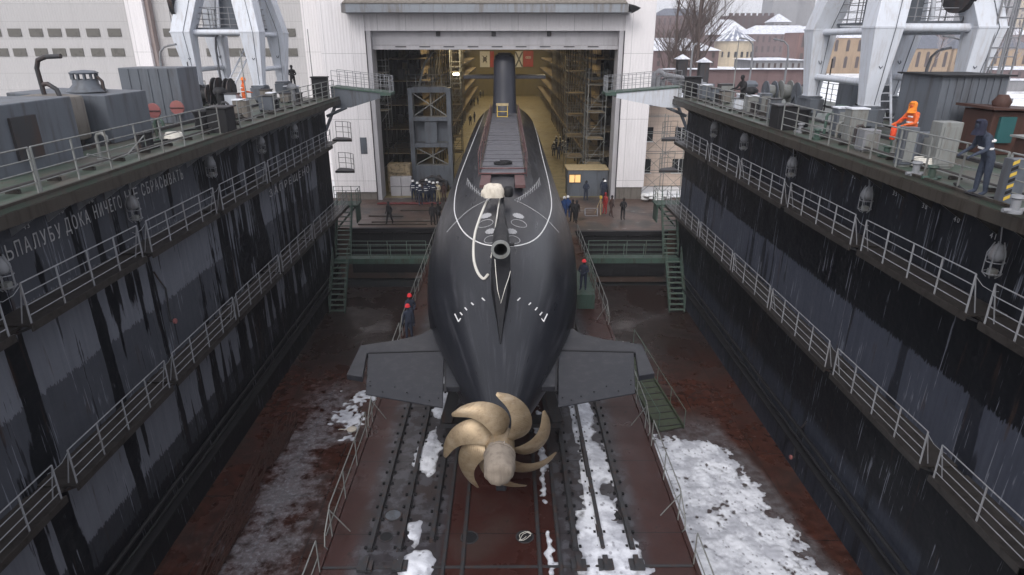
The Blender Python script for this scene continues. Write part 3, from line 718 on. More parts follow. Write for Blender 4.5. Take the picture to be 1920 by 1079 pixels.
c = t.mix(t.math('MULTIPLY', t.math('SUBTRACT', .58, bv), .45), c, (.012, .012, .015))
sc = t.noise(t.comb(t.math('MULTIPLY', ang, 26), t.math('MULTIPLY', y, .22), 4), 1, 4, .7); c = t.mix(t.math('MULTIPLY', t.step(sc, .62, .74), .3), c, (.12, .12, .135))
t.b.inputs['Specular IOR Level'].default_value = .3; t.bump(t.math('ADD', n1, t.math('MULTIPLY', bv, .35)), .18, .05); M['hull'] = t.out(c, t.math('ADD', .16, t.math('MULTIPLY', st, .34)))
M['sail_skylit'] = mk('sail_skylit_paint', (.032, .034, .046), .4, dirt=(.03, .03, .035), amt=.5, sc=1.2)  # lighter than the hull: skylight on the sail is put into its colour
M['plane'] = mk('stern_plane_paint', (.0155, .0165, .0215), .38, dirt=(.045, .045, .05), amt=.4, sc=1.2, streak=False)
M['deckplate'] = mk('deck_plate', (.10, .10, .115), .5, dirt=(.05, .05, .055), amt=.6, sc=1.5, streak=False)
M['brown_red'] = mk('oxide_deck', (.10, .05, .05), .6, dirt=(.08, .06, .06), amt=.5)
m = MB(); vs = []; fs = []; n = 96
ys = [13.7+i*.35 for i in range(40)]+[27.7+i*1.2 for i in range(37)]+[72+i*.6 for i in range(15)]
for yy in ys:
    r = hrs(yy) if yy < 80.4 else .3
    for j in range(n): a = 2*math.pi*j/n; vs.append((SX+r*math.sin(a), yy, SZ+r*math.cos(a)))
for i in range(len(ys)-1):
    for j in range(n): fs.append((i*n+j, i*n+(j+1)%n, (i+1)*n+(j+1)%n, (i+1)*n+j))
fs.append(tuple(range(n))); fs.append(tuple((len(ys)-1)*n+j for j in range(n)))
m.add(vs, fs, True); m.build('hull', M['hull'], sub)
# raised casing along the back
m = MB(); vs = []; ys = [27+i*1.0 for i in range(45)]
for yy in ys:
    f = min(1, (yy-27)/5); r = hrs(yy)
    for x, zz in ((-1.7, -1.05), (-1.45, -.36), (-1.2, .02), (-.6, .07), (0, .09), (.6, .07), (1.2, .02), (1.45, -.36), (1.7, -1.05)):
        base = math.sqrt(r*r-x*x)
        top = r+zz+.03; vs.append((SX+x, yy, SZ+base-.03+(max(base, top)-base+.03)*f if abs(x) < 1.65 else SZ+base-.05))
k = 9; fs = [(i*k+j, i*k+j+1, (i+1)*k+j+1, (i+1)*k+j) for i in range(len(ys)-1) for j in range(k-1)]
m.add(vs, fs, True); m.build('casing', M['hull'], sub, fix=True)
CT = SZ+3.35+.12
# deck strip plates
m = MB(); m.box(SX-1.0, SX+1.0, 30, 56.8, CT-.05, CT+.014); m.build('plate_bedding', M['black'], sub)
m = MB(); yy = 30.0
while yy < 56.5:
    L = 1.35 if int(yy) % 3 else .9
    m.box(SX-1.02, SX+1.02, yy+.09, yy+L-.09, CT-.04, CT+.06+.012*math.sin(yy*5)); yy += L
m.build('deck_plates', M['deckplate'], sub)
m = MB()
for s in (-1, 1): m.box(SX+s*.55, SX+s*1.0, 27.6, 29.9, CT-.12, CT+.01)
m.build('oxide_panels', M['brown_red'], sub)
# temporary red safety rails
m = MB()
for s in (-1, 1):
    for i in range(12):
        y0 = 30.0+i*2.3; m.tube([(SX+s*1.12, y0, CT-.1), (SX+s*1.14, y0, CT+1.0)], .018, 5)
    for zz in (1.0,): m.tube([(SX+s*1.14, 30.0, CT+zz), (SX+s*1.14, 55.5, CT+zz)], .016, 5)
for y0 in (29.9, 31.2): m.tube([(SX-1.14, y0, CT+.08), (SX+1.14, y0, CT+.08)], .035, 6)
m.build('temporary_rail', M['railred'], sub)
m = MB()
for s in (-1, 1): m.tube([(SX+s*1.2, 29.8, CT+.3)]+[(SX+s*(1.2+.1*math.sin(i)), 30+i*.8, CT+.25+.1*math.cos(i*1.3)) for i in range(1, 14)], .022, 5)
m.tube([(SX-.55, 30.9+.1*math.sin(i), CT+.09) if 0 else (SX+.45*math.cos(i*.5), 32.3+.35*math.sin(i*.5), CT+.07+.005*i) for i in range(30)], .03, 5)
m.build('hose', M['black'], sub)
# sail
m = MB(); vs = []; secs = []
def sail_sec(zz, w, y0, y1, n=28):
    out = []
    for j in range(n):
        a = 2*math.pi*j/n; c_ = math.cos(a); s_ = math.sin(a)
        yy = (y0+y1)/2-(y1-y0)/2*c_; k = min(1, abs(s_)*2.1)**.7*(1 if s_ > 0 else -1)
        out.append((SX+w*k, yy, zz))
    return out
n = 28; lv = [(CT-.35, 1.12, 56.9, 68.5), (CT+.4, 1.03, 57.2, 68), (CT+2.5, .96, 57.6, 67.7), (CT+4.3, .93, 57.9, 67.4), (CT+4.65, .86, 58.1, 67.2), (CT+4.78, .66, 58.5, 66.8)]
vs = [q for l in lv for q in sail_sec(*l)]
fs = [(i*n+j, i*n+(j+1)%n, (i+1)*n+(j+1)%n, (i+1)*n+j) for i in range(len(lv)-1) for j in range(n)]+[tuple(range(n)), tuple((len(lv)-1)*n+j for j in range(n))]
m.add(vs, fs, True); sail = m.build('sail', M['sail_skylit'], sub)
m = MB()
for x in (-.45, .45): m.lathe([(.0, 0), (.11, 0), (.11, .1), (.0, .1)], (SX+x, 58.0, CT+4.2), 12, 'Y')
m.box(SX-.55, SX+.55, 58.4, 59.2, CT+4.5, CT+4.95); m.build('mast_ports', M['black'], sail)
for s in (-1, 1):
    m = MB(); m.prism([(SX+s*.8, 60.2), (SX+s*3.7, 60.4), (SX+s*3.75, 62), (SX+s*.8, 62.6)], 13.7, 14.0); m.build('sail_plane', M['deckplate'], sub, bevel=.05)  # paler plate colour carries the light falling on the planes
# stern planes + elevators
def mir(p, s): return (SX+s*abs(p[0]-SX), p[1])
def zpt(px, py): q = at_z(px, py, SZ); return (q.x, q.y)
fixed = [zpt(x, y) for x, y in ((838, 596), (822, 615), (790, 632), (750, 642), (676, 653), (650, 708), (680, 713), (688, 668), (836, 663), (834, 731), (872, 731), (900, 690), (900, 600))]
elev = [zpt(x, y) for x, y in ((691, 668), (833, 664), (830, 757), (685, 734))]
for s, nm in ((-1, 'left'), (1, 'right')):
    P_ = [mir(p, s) for p in fixed]; E_ = [mir(p, s) for p in elev]
    m = MB(); m.prism(P_, SZ-.09, SZ+.09); m.build('stern_plane', M['plane'], sub, bevel=.018)
    y0 = sum(p[1] for p in E_[:2])/2
    g_ = MB(); e0, e1, e2 = E_[0], E_[1], E_[2]
    g_.prism([(e0[0]-s*0, e0[1]-.0), (e1[0], e1[1]-.0), (e1[0], e1[1]+.07), (e0[0], e0[1]+.07)], SZ+.02, SZ+.098); g_.prism([(e1[0], e1[1]+.069), (e1[0]-s*.06, e1[1]+.069), (e2[0]-s*.06, e2[1]+.5), (e2[0], e2[1]+.5)], SZ+.02, SZ+.097); g_.build('hinge_gap', M['black'], sub)
    m = MB(); vs = []
    for zz in (-1, 1):
        for i, p in enumerate(E_):
            th = .085 if i < 2 else .02; drop = (y0-p[1])*.05
            vs.append((p[0], p[1]-.012, SZ+zz*th-drop))
    m.add(vs, [(3,2,1,0), (4,5,6,7), (0,1,5,4), (1,2,6,5), (2,3,7,6), (3,0,4,7)]); el = m.build('elevator', M['plane'], sub, bevel=.015)
    m = MB()
    for px, py in ((694, 715), (694, 722), (740, 724), (717, 732), (763, 733), (787, 740), (805, 746), (822, 742)):
        q = zpt(px, py); q = mir(q, s); m.lathe([(.024, 0), (.024, .015)], (q[0], q[1], SZ+.018-(y0-q[1])*.05+(q[1]-E_[2][1])*.038), 8)
    m.build('fixing_bolts', M['black'], el)
    # lower fin root shadow strake
# upper rudder fin and aft tube
m = MB(); vs = []; secs = []
fin = [(23.6, .10, 10.85), (22, .2, 10.75), (20, .3, 10.6), (18.7, .3, 10.3), (17.9, .2, 9.85), (17.2, .1, 9.3), (16.4, .012, SZ+1.33)]
for yy, w, zt in fin:
    zb = SZ+hrs(yy)*.85
    vs += [(SX-w*1.05, yy, zb), (SX-w, yy, zt), (SX+w, yy, zt), (SX+w*1.05, yy, zb)]
fs = [(i*4+j, i*4+(j+1)%4, (i+1)*4+(j+1)%4, (i+1)*4+j) for i in range(len(fin)-1) for j in range(4)]+[(0,1,2,3), tuple(range(len(fin)*4-4, len(fin)*4))]
m.add(vs, fs, False); m.build('upper_rudder', mk('rudder_black', (.006, .006, .008), .6), sub, bevel=.02)
m = MB(); m.lathe([(.10, 23.9), (.13, 23.3), (.15, 21.2), (.22, 20.6), (.25, 20.2), (.255, 18.9), (.27, 18.85), (.27, 18.45), (.21, 18.44), (.2, 19.6)], (SX, 0, 10.95), 24, 'Y', cap=False); m.lathe([(.2, 19.58), (.01, 19.6)], (SX, 0, 10.95), 24, 'Y'); m.tube([(SX+.25, 18.9, 10.97), (SX+.42, 18.9, 10.97)], .06, 8); tb = m.build('stern_tube', M['black'], sub)
m = MB(); m.lathe([(.275, 18.5), (.29, 18.48), (.29, 18.4), (.205, 18.39), (.2, 18.5)], (SX, 0, 10.95), 24, 'Y', cap=False); m.build('tube_mouth_ring', M['rail_gray'], tb)
# lower rudder
m = MB(); m.prismY([(SX-.16, 4.3), (SX+.16, 4.3), (SX+.16, 7), (SX-.16, 7)], 15.6, 18.5); m.build('lower_rudder', M['plane'], sub, bevel=.05)
# painted lines on the hull
def on_hull(pts, off=.012):
    out = []
    for px, py in pts:
        q = hull_hit(px, py, off)
        if q: out.append(q)
    return out
def smooth_px(pts, k=5):
    out = []
    for i in range(len(pts)-1):
        p0 = pts[max(i-1, 0)]; p1 = pts[i]; p2 = pts[i+1]; p3 = pts[min(i+2, len(pts)-1)]
        for j in range(k):
            t_ = j/k
            out.append(tuple(.5*((2*p1[a])+(-p0[a]+p2[a])*t_+(2*p0[a]-5*p1[a]+4*p2[a]-p3[a])*t_*t_+(-p0[a]+3*p1[a]-3*p2[a]+p3[a])*t_**3) for a in (0, 1)))
    out.append(pts[-1]); return out
loop = [(912, 205), (893, 252), (874, 300), (858, 345), (852, 385), (856, 412), (873, 440), (903, 458), (940, 463), (975, 461), (1003, 450), (1022, 427), (1034, 390), (1029, 345), (1018, 300), (1006, 250), (990, 205)]
m = MB(); m.tube(on_hull(smooth_px(loop), .0), .027, 6); m.build('white_band', M['hullpaint'], sub)
m = MB()
for pts in ([(876, 335), (884, 350), (897, 362), (918, 374)], [(918, 374), (885, 391), (860, 412), (838, 436)], [(1012, 334), (1004, 348), (990, 362), (964, 376)], [(964, 376), (990, 388), (1022, 410), (1048, 437)]):
    m.tube(on_hull(smooth_px(pts), .0), .016, 5)
for i in range(11):
    f = i/10; x = 877+38*f**1.2; y = 336+36*f
    for q in ([(x, y), (x-2+5*f, y+12-4*f)], [(1888-x, y), (1890-x-5*f, y+12-4*f)]): m.tube(on_hull([q[0], ((q[0][0]+q[1][0])/2, (q[0][1]+q[1][1])/2), q[1]], .008), .015, 4)
m.build('fine_marking_lines', M['faintpaint'], sub)
m = MB()
for s, pts in ((0, ((904, 560, 909, 565), (884, 569, 888, 573), (872, 578, 876, 583), (863, 587, 867, 592), (853, 590, 860, 604), (860, 604, 864, 598))),):
    for a, b, c_, d_ in pts:
        for mm in (0, 1):
            xa, xc = (a, c_) if not mm else (1879-a, 1879-c_)
            m = MB(); m.tube(on_hull([(xa, b), ((xa+xc)/2, (b+d_)/2), (xc, d_)], 0), .024, 5); m.build('draught_mark', M['hullpaint'], sub)
# white discs and rings around sonar/hatch covers
def disc(px, py, r, ring=False):
    c0 = hull_hit(px, py); nrm = Vector((c0.x-SX, 0, c0.z-SZ)).normalized(); ux = Vector((nrm.z, 0, -nrm.x)); uy = Vector((0, 1, 0))
    def pr(dx, dy, o_=.012):
        q = c0+ux*dx+uy*dy; return Vector((q.x, q.y, surf_z(q.x, q.y)+o_))
    m = MB()
    if ring: m.tube([pr(r*math.cos(i*math.pi/12), r*1.2*math.sin(i*math.pi/12), .0) for i in range(25)], .016, 5); return m
    n = 24; vs = [pr(0, 0, .014)]
    for k in (.5, 1):
        for j in range(n):
            rr = r*k*(1 if k < 1 or j % 2 else .84); a = 2*math.pi*j/n; vs.append(pr(rr*math.cos(a), rr*1.2*math.sin(a), .01))
    fs = [(0, 1+j, 1+(j+1) % n) for j in range(n)]+[(1+j, 1+n+j, 1+n+(j+1) % n, 1+(j+1) % n) for j in range(n)]
    return m.add(vs, fs, False)
for px, py, r, rg in ((911, 406, .25, 0), (972, 406, .25, 0), (910, 420, .3, 1), (973, 420, .3, 1), (920, 435, .22, 0), (959, 435, .22, 0), (921, 450, .25, 1), (962, 450, .25, 1)):
    disc(px, py, r, rg).build('white_ring' if rg else 'white_disc', M['faintpaint'], sub)
m = MB(); m.lathe([(.07, 0), (.09, .25), (.12, .3), (.12, .42), (.03, .46)], (SX-.0, 26.2, SZ+3.2), 12); m.build('stern_light', M['black'], sub)
# ---- canvas bundle and mooring rope: lie on the submarine
q = at_z(925, 367, CT)
m = MB(); vs = []; fs = []
nu, nv = 20, 9
for i in range(nv+1):
    ph = math.pi/2*i/nv
    for j in range(nu):
        a = 2*math.pi*j/nu; rr = 1+.1*math.sin(a*5+i)+.06*math.sin(a*9+2)
        vs.append((q.x+.48*rr*math.cos(a)*math.cos(ph)**.5, q.y+.35*rr*math.sin(a)*math.cos(ph)**.5, CT-.05+.5*math.sin(ph)*(1+.08*math.sin(a*3+1))))
for i in range(nv):
    for j in range(nu): fs.append((i*nu+j, i*nu+(j+1)%nu, (i+1)*nu+(j+1)%nu, (i+1)*nu+j))
m.add(vs, fs, True); bd = m.build('canvas_bundle', M['canvas']); tag(bd, 'white canvas-wrapped bundle tied up on the submarine back', 'bundle')
m = MB(); m.lathe([(.16, 0), (.2, .1), (.2, .35), (.12, .42)], (q.x+.62, q.y-.0, CT-.05), 12); tag(m.build('mooring_capstan', M['black']), 'small dark capstan right beside the white canvas bundle', 'capstan')
rp = [(922, 367), (912, 380), (904, 398), (897, 417), (891, 437), (888, 462), (889, 490), (896, 512), (905, 523), (910, 522), (915, 516)]
m = MB(); m.tube(on_hull(smooth_px(rp), .03), .05, 6); tag(m.build('mooring_rope', M['rope']), 'thick pale rope hanging from the canvas bundle down the left of the stern tube', 'rope', 'pale ropes on the submarine')
rp = [(938, 368), (934, 392), (930, 420), (926, 455), (921, 484)]
m = MB(); m.tube(on_hull(smooth_px(rp), .03), .028, 6); tag(m.build('mooring_rope', M['rope']), 'short thin rope running straight aft from the canvas bundle to the tube', 'rope', 'pale ropes on the submarine')
m = MB(); pts = [at_z(x, y, 10.95-(y-470)*.012) for x, y in ((928, 478), (930, 505), (933, 535), (939, 560), (947, 532), (954, 512), (957, 500))]
m.tube([Vector((p.x, p.y-.15, p.z-.1)) for p in pts], .01, 5); m.build('hanging_cord', M['rope'], sub)
# yellow stand before the sail
ys_ = thing('yellow_stand', 'small yellow frame stand with a pale top at the foot of the sail', 'stand', (SX, 52.5, CT))
q = at_z(942, 221, CT); yx, yy = q.x, q.y
m = MB()
for dx in (-.42, .42):
    for dy in (-.3, .3): m.bar((yx+dx, yy+dy, CT+.02), (yx+dx, yy+dy, CT+.95), .06)
for dz in (.1, .5): m.bar((yx-.42, yy-.3, CT+dz), (yx+.42, yy-.3, CT+dz), .05)
m.build('frame', M['yellow'], ys_); m = MB(); m.box(yx-.5, yx+.5, yy-.4, yy+.4, CT+.951, CT+1.1); m.build('top', M['wood'], ys_)
# ---- propeller
t = NT('bronze'); p = t.objc(); x, y, z = t.sep(p)[:3]; r_ = t.math('SQRT', t.math('ADD', t.math('MULTIPLY', x, x), t.math('MULTIPLY', z, z)))
n1 = t.noise(p, 3, 5, .6); rib = t.math('SINE', t.math('MULTIPLY', r_, 130))
c = t.mix(n1, (0.216, 0.162, 0.1008), (0.36, 0.2808, 0.1872)); c = t.mix(t.math('MULTIPLY', t.step(t.noise(p, 7, 6, .75), .45, .7), .6), c, (.17, .115, .07)); c = t.mix(t.math('MULTIPLY', t.step(t.noise(t.scale(p, (1, 1, 3)), 2.2, 4, .6), .5, .7), .35), c, (.42, .36, .28))
t.bump(rib, .12, .01); M['bronze'] = t.out(c, t.math('ADD', .33, t.math('MULTIPLY', n1, .25)), .6)
PY = 13.32; prop = thing('propeller', 'seven-bladed bronze propeller with swept blades and a canvas-covered hub at the stern', 'propeller', (SX, PY, SZ))
RP = 1.45
def blade(base):
    ns, nc = 26, 12; vs = []; fs = []
    for side in (1, -1):
        for i in range(ns+1):
            s = i/ns; r = .24+(RP-.24)*s
            skew = R(-12)*math.sin(s*math.pi*.8)+R(62)*s**1.45
            chord = .26+.46*math.sin(math.pi*min(1, s*.8+.04))**1.1
            if s > .8: chord *= math.sqrt(max(.0, 1-((s-.8)/.2)**2))*.9+.1
            pit = math.atan(1.9*RP*.8/(2*math.pi*r))
            th = .055*(1-s*.8)+.006
            for j in range(nc+1):
                u = j/nc-.5; k = th*(1-(2*u)**2)*side*.5
                along = chord*u; cam_ = .06*chord*(1-(2*u)**2)
                # helix frame: tangential / axial
                tg = along*math.cos(pit)-(k+cam_)*math.sin(pit); ax = along*math.sin(pit)+(k+cam_)*math.cos(pit)
                a = base+skew+tg/r
                rake = .12*s
                # angle measured counter-clockwise as seen from behind (camera): x right, z up
                vs.append((SX+r*math.cos(a), PY-PS*ax+rake, SZ+r*math.sin(a)))
    w = nc+1; off = (ns+1)*w
    for i in range(ns):
        for j in range(nc):
            a = i*w+j; fs.append((a, a+1, a+w+1, a+w)); fs.append((off+a, off+a+w, off+a+w+1, off+a+1))
    for i in range(ns):
        for j in (0, nc): a = i*w+j; fs.append((a, a+w, off+a+w, off+a))
    for j in range(nc): a = ns*w+j; fs.append((a, a+1, off+a+1, off+a))
    return MB().add(vs, fs, True)
PS = 1
for k in range(7): blade(R(88)+k*2*math.pi/7).build('blade', M['bronze'], prop)
m = MB(); m.lathe([(.36, PY+.45), (.37, PY+.1), (.36, PY-.25), (.34, PY-.33)], (SX, 0, SZ), 28, 'Y'); hub = m.build('hub', M['bronze'], prop)
m = MB()
for k in range(10):
    a = k*math.pi/5; m.lathe([(.03, PY-.3), (.03, PY-.38), (.01, PY-.39)], (SX+.34*math.cos(a), 0, SZ+.34*math.sin(a)), 8, 'Y')
M['chrome'] = mk('shiny_bolt', (.8, .78, .75), .15, 1); m.build('hub_bolts', M['chrome'], hub)
random.seed(3); m = MB(); vs = []; nu = 32
prof = [(.30, -.2), (.36, -.32), (.37, -.6), (.36, -.85), (.345, -1.0), (.32, -1.1), (.26, -1.17), (.14, -1.19), (.02, -1.18)]
for i, (r, dy) in enumerate(prof):
    for j in range(nu):
        a = 2*math.pi*j/nu; f = 1+.035*math.sin(a*3+i*.9)+.03*abs(math.sin(a*4.5+i*.5))+.04*noise.noise(Vector((math.cos(a)*2.5, math.sin(a)*2.5, i*.8)))*2.0
        vs.append((SX+r*f*math.cos(a), PY+dy+.04*noise.noise(Vector((math.cos(a)*3*r, math.sin(a)*3*r, 5)))*3, SZ+r*f*math.sin(a)))
fs = [(i*nu+j, i*nu+(j+1)%nu, (i+1)*nu+(j+1)%nu, (i+1)*nu+j) for i in range(len(prof)-1) for j in range(nu)]+[tuple((len(prof)-1)*nu+j for j in range(nu)), tuple(range(nu))]
m.add(vs, fs, True); cv = m.build('hub_cover', M['hubcanvas'], prop)
m = MB(); m.tube([(SX+.378*math.cos(i*math.pi/14), PY-.42+.02*math.sin(i), SZ+.385*math.sin(i*math.pi/14)) for i in range(29)], .014, 5); m.build('cover_cord', M['hubcanvas'], cv)
# ---- cradle trolleys and keel blocks under the hull
for i, y0 in enumerate((19.8, 24, 28.5, 33, 37.5, 42)):
    tr = thing('slipway_trolley', '%s dark steel cradle trolley from the stern carrying the submarine hull' % ordinal[i], 'trolley', (SX, y0, 3.7), 'cradle trolleys under the hull')
    r = hrs(y0); m = MB()
    ww = min(2.7, r*.95)
    m.box(SX-ww, SX+ww, y0-.3, y0+.3, 3.95, 4.12)
    for s in (-1, 1):
        zz = SZ-math.sqrt(max(.01, (r+.02)**2-(ww*.7)**2)); m.bar((SX+s*ww*.9, y0, 4.12), (SX+s*ww*.7, y0, zz), .4, .4)
    m.bar((SX, y0, 4.12), (SX, y0, SZ-r), .5, .5); m.build('cradle_beam', M['dark_steel'], tr)
    for s in (-1, 1):
        m = MB()
        for dy in (-.22, .22): m.lathe([(.12, -.06), (.14, -.05), (.14, .05), (.12, .06)], (SX+s*min(1.0, ww), y0+dy, 3.81), 12, 'X')
        m.build('wheel', M['black'], tr)
# ================================================================ HANGAR
hg_ = thing('hangar', 'huge white-clad shipyard hangar with its rolling gate raised over the submarine', 'building', (-1, 57, 3.6))
FY = 56.4
X0, X1 = -11.15, 9.25; ZT = 16.25
m = MB()
m.box(-15.3, X0-.45, FY, 58.5, 3.6+.7, 40); m.box(X1+.45, 12.15, FY, 58.5, 3.6+1.1, 40)
m.box(X0-.449, X1+.449, FY+.03, 58.5, 18.9, 40); m.box(X0-.449, X1+.449, FY+.15, 58.4, 17.65, 18.899); m.build('wall', M['clad_white'], hg_)
m = MB(); m.box(-15.2, X0-.5, FY+.15, 58.4, 3.6, 4.299); m.build('plinth', M['concrete'], hg_)
m = MB(); m.box(X1+.5, 12.05, FY+.15, 58.4, 3.6, 4.699); m.build('plinth', M['concrete'], hg_)
for a, b in ((X0-.448, X0), (X1, X1+.448)): m = MB(); m.box(a, b, FY-.05, 58.3, 3.6, 17.649); m.build('door_jamb', M['clad_door'], hg_)
for a, b in ((X0-.44, X0-.36), (X1+.36, X1+.44)): m = MB(); m.box(a, b, FY-.1, FY-.051, 3.6, 17.64); m.build('jamb_seal', M['dark_steel'], hg_)
m = MB(); m.box(X0+.003, X1-.003, 57.2, 57.5, 17.163, 17.64); m.box(X0+.003, X1-.003, 57.0, 57.5, 16.55, 17.16); m.box(X0+.003, X1-.003, 56.9, 57.5, 16.2, 16.53); gate = m.build('rolling_gate', M['clad_door'], hg_)
m = MB()
for i in range(9): x = X0+1.9+i*2.0; m.box(x, x+.9, 56.87, 56.897, 16.38, 16.46)
for i in range(3): x = X0+5.3+i*4.6; m.box(x, x+.35, 57.0, 57.19, 17.25, 17.6)
m.build('gate_slots', M['dark_steel'], gate)
# canopy
m = MB(); m.box(-13.0, 10.0, 54.9, FY-.003, 18.95, 19.0); m.box(-13.0, 9.6, 54.85, 54.9, 18.97, 19.62)
for i in range(23): x = -12.9+i*.99; m.box(x, x+.05, 54.82, 54.849, 18.97, 19.6)
m.build('canopy_fascia', mk('canopy_panels', (.24, .26, .29), .5, dirt=(.14, .11, .09), amt=.7, sc=.8), hg_)
m = MB(); m.add([(-12.9, 54.8, 19.66), (9.5, 54.8, 19.66), (9.5, FY-.01, 20.1), (-12.9, FY-.01, 20.1), (-12.9, 54.8, 19.6), (9.5, 54.8, 19.6), (9.5, FY-.01, 20.0), (-12.9, FY-.01, 20.0)], [(0,1,2,3),(7,6,5,4),(0,4,5,1),(1,5,6,2),(2,6,7,3),(3,7,4,0)])
m.build('canopy_roof', M['concrete'], hg_)
m = MB(); m.add([(9.6, 54.8, 19.6), (10.6, 54.9, 19.3), (10.5, 55.6, 19.15), (9.7, 55.4, 19.0), (9.9, 54.9, 18.9), (10.2, 55.2, 19.5)], [(0,1,5),(1,2,5),(2,3,4),(0,4,1),(3,0,4),(1,4,2)]); m.build('torn_canopy_end', M['black'], hg_)
m = MB(); q = at_Y(682, 274, FY); m.box(q.x-.28, q.x+.28, FY-.05, FY-.003, q.z-.7, q.z+.7); m.build('vent_grille', M['gray_steel'], hg_)
# interior shell
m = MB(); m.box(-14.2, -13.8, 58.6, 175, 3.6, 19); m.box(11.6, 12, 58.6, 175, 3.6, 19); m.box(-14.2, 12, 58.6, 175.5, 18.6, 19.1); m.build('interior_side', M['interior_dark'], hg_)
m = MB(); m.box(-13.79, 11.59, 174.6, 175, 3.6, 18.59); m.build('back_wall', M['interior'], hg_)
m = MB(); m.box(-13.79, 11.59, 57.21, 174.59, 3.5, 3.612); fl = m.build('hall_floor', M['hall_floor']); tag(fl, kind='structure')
# flags on the back wall
def flag(x0, y0, x1, y1, mat, lab, deco):
    a = at_Y(x0, y1, 174.3); b = at_Y(x1, y0, 174.3); f = thing('wall_flag', lab, 'flag', (a.x, 174.4, a.z), 'flags hung on the back wall')
    m = MB(); m.box(a.x, b.x, 174.35, 174.4, a.z, b.z); m.build('cloth', mat, f)
    m = MB(); W = b.x-a.x; Hh = b.z-a.z
    def P(u, v): return (a.x+W*u, 174.3, a.z+Hh*v)
    if deco == 'cross': m.bar(P(.03, .03), P(.97, .97), .35, .05, up=(0,1,0)); m.bar(P(.03, .97), P(.97, .03), .35, .051, up=(0,1,0)); m.build('saltire', M['gray_steel'], f)
    if deco == 'emblem':
        m.tube([P(.5+.16*math.cos(i*.524), .5+.11*math.sin(i*.524)) for i in range(13)], .1, 5); m.bar(P(.3, .3), P(.72, .72), .2, .06, up=(0,1,0)); m.bar(P(.3, .72), P(.72, .3), .2, .061, up=(0,1,0)); m.build('emblem', M['dark_steel'], f)
    if deco == 'red':
        for u in (.33, .5, .67): m.tube([P(u+.08*math.cos(i*.785), .58+.06*math.sin(i*.785)) for i in range(9)], .08, 5)
        m.build('emblem', M['hullpaint'], f)
flag(900, 97, 918, 127, M['hullpaint'], 'white flag with dark crossed emblem on the back wall left of the sail', 'emblem')
flag(919, 97, 926, 127, M['red'], 'narrow strip of a red flag just left of the sail on the back wall', '')
flag(966, 97, 980, 127, M['hullpaint'], 'white flag with diagonal cross right of the sail', 'cross')
flag(981, 96, 1000, 126, M['red'], 'red flag with small white emblem right of the sail', 'red')
# side galleries
def gallery(s, xi, xo, y0, y1, lab):
    g = thing('scaffold_gallery', lab, 'scaffolding', (s*(xi+xo)/2, y0, 3.6), 'scaffold galleries inside the hangar')
    lv = [6.2, 8.5, 10.8, 13.1, 15.2]
    m = MB()
    for i, z in enumerate(lv): m.box(s*(xi+i*.25), s*xo, y0+i*.8, y1, z-.1, z)
    m.build('deck_boards', M['gallery_wood'], g)
    m = MB()
    for i, z in enumerate(lv): m.box(s*(xi+i*.25)-.03, s*(xi+i*.25)+.03, y0+i*.8, y1, z-.42, z-.101)
    m.build('edge_beams', M['dark_steel'], g)
    m = MB(); yy = y0
    while yy < min(y1, 120):
        for x in (xi+.1, xo-.4): m.bar((s*x, yy, 3.6), (s*x, yy, 17), .12)
        for i, z in enumerate(lv[:-1]): m.bar((s*(xi+.1), yy, z), (s*(xi+.1), yy+3, lv[i+1]-.1), .05)
        yy += 3
    m.build('posts', M['gallery_steel'], g)
    m = MB()
    for i, z in enumerate(lv):
        railing(m, [(s*(xi+.08+i*.25), y0+i*.8, z), (s*(xi+.08+i*.25), min(y1, 110), z)], step=1.5, r=.02, rails=(1.05, .55))
        railing(m, [(s*(xi+.08+i*.25), y0+i*.8, z), (s*xo, y0+i*.8, z)], step=1.2, r=.02, rails=(1.05, .55))
    m.build('railing', M['gallery_steel'], g)
    random.seed(5)
    for k in range(46):
        m = MB()
        z = random.choice(lv); yy = random.uniform(y0+4, 100); x = random.uniform(xi+.6, xo-.9); w = random.uniform(.3, 1.2); h = random.uniform(.4, 1.5)
        m.box(s*x, s*(x+.6), yy, yy+w, z+.002, z+h)
        tag(m.build('stored_crate', M[random.choice(['concrete', 'gallery_steel', 'gallery_wood', 'gray_steel'])]), 'dim crate stored on the %s scaffold gallery inside the hangar' % ('left' if s < 0 else 'right'), 'crate', 'crates on the %s scaffold gallery' % ('left' if s < 0 else 'right'))
    m = MB()
    for i, z in enumerate(lv): m.box(s*(xi+1.4), s*(xi+1.45), y0+3, 110, z+.4, z+2.0)
    m.build('tarpaulin_screen', M['gallery_wood'], g)
gallery(-1, 7.3, 12.5, 66, 172, 'multi-level scaffold gallery along the left side inside the hangar')
gallery(1, 7.9, 11.4, 64, 172, 'multi-level scaffold gallery along the right side inside the hangar')
# scaffold stair towers
def scaf(px0, px1, Y, z0, z1, dy, lab, mat='rail_gray', dz=2.0):
    xa = at_Y(px0, 200, Y).x; xb = at_Y(px1, 200, Y).x
    g = thing('scaffold_tower', lab, 'scaffolding', ((xa+xb)/2, Y, z0), 'scaffold towers in the hangar opening')
    m = MB()
    for x in (xa, xb):
        for y in (Y, Y+dy): m.tube([(x, y, z0), (x, y, z1+1)], .035, 6)
    z = z0+dz
    while z <= z1+.1:
        for y in (Y, Y+dy):
            for o in (0, .5, 1.0): m.tube([(xa, y, z+o), (xb, y, z+o)], .022, 5)
        for x in (xa, xb):
            for o in (0, .5, 1.0): m.tube([(x, Y, z+o), (x, Y+dy, z+o)], .022, 5)
        m.tube([(xa, Y, z-dz+.1), (xb, Y, z-.1)], .02, 5); z += dz
    m.build('frame', M[mat], g)
    z = z0+dz
    while z <= z1+.1: m = MB(); m.box(xa+.04, xb-.04, Y+.04, Y+dy-.04, z-.07, z-.02); m.build('platform', M['gallery_wood'], g); z += dz
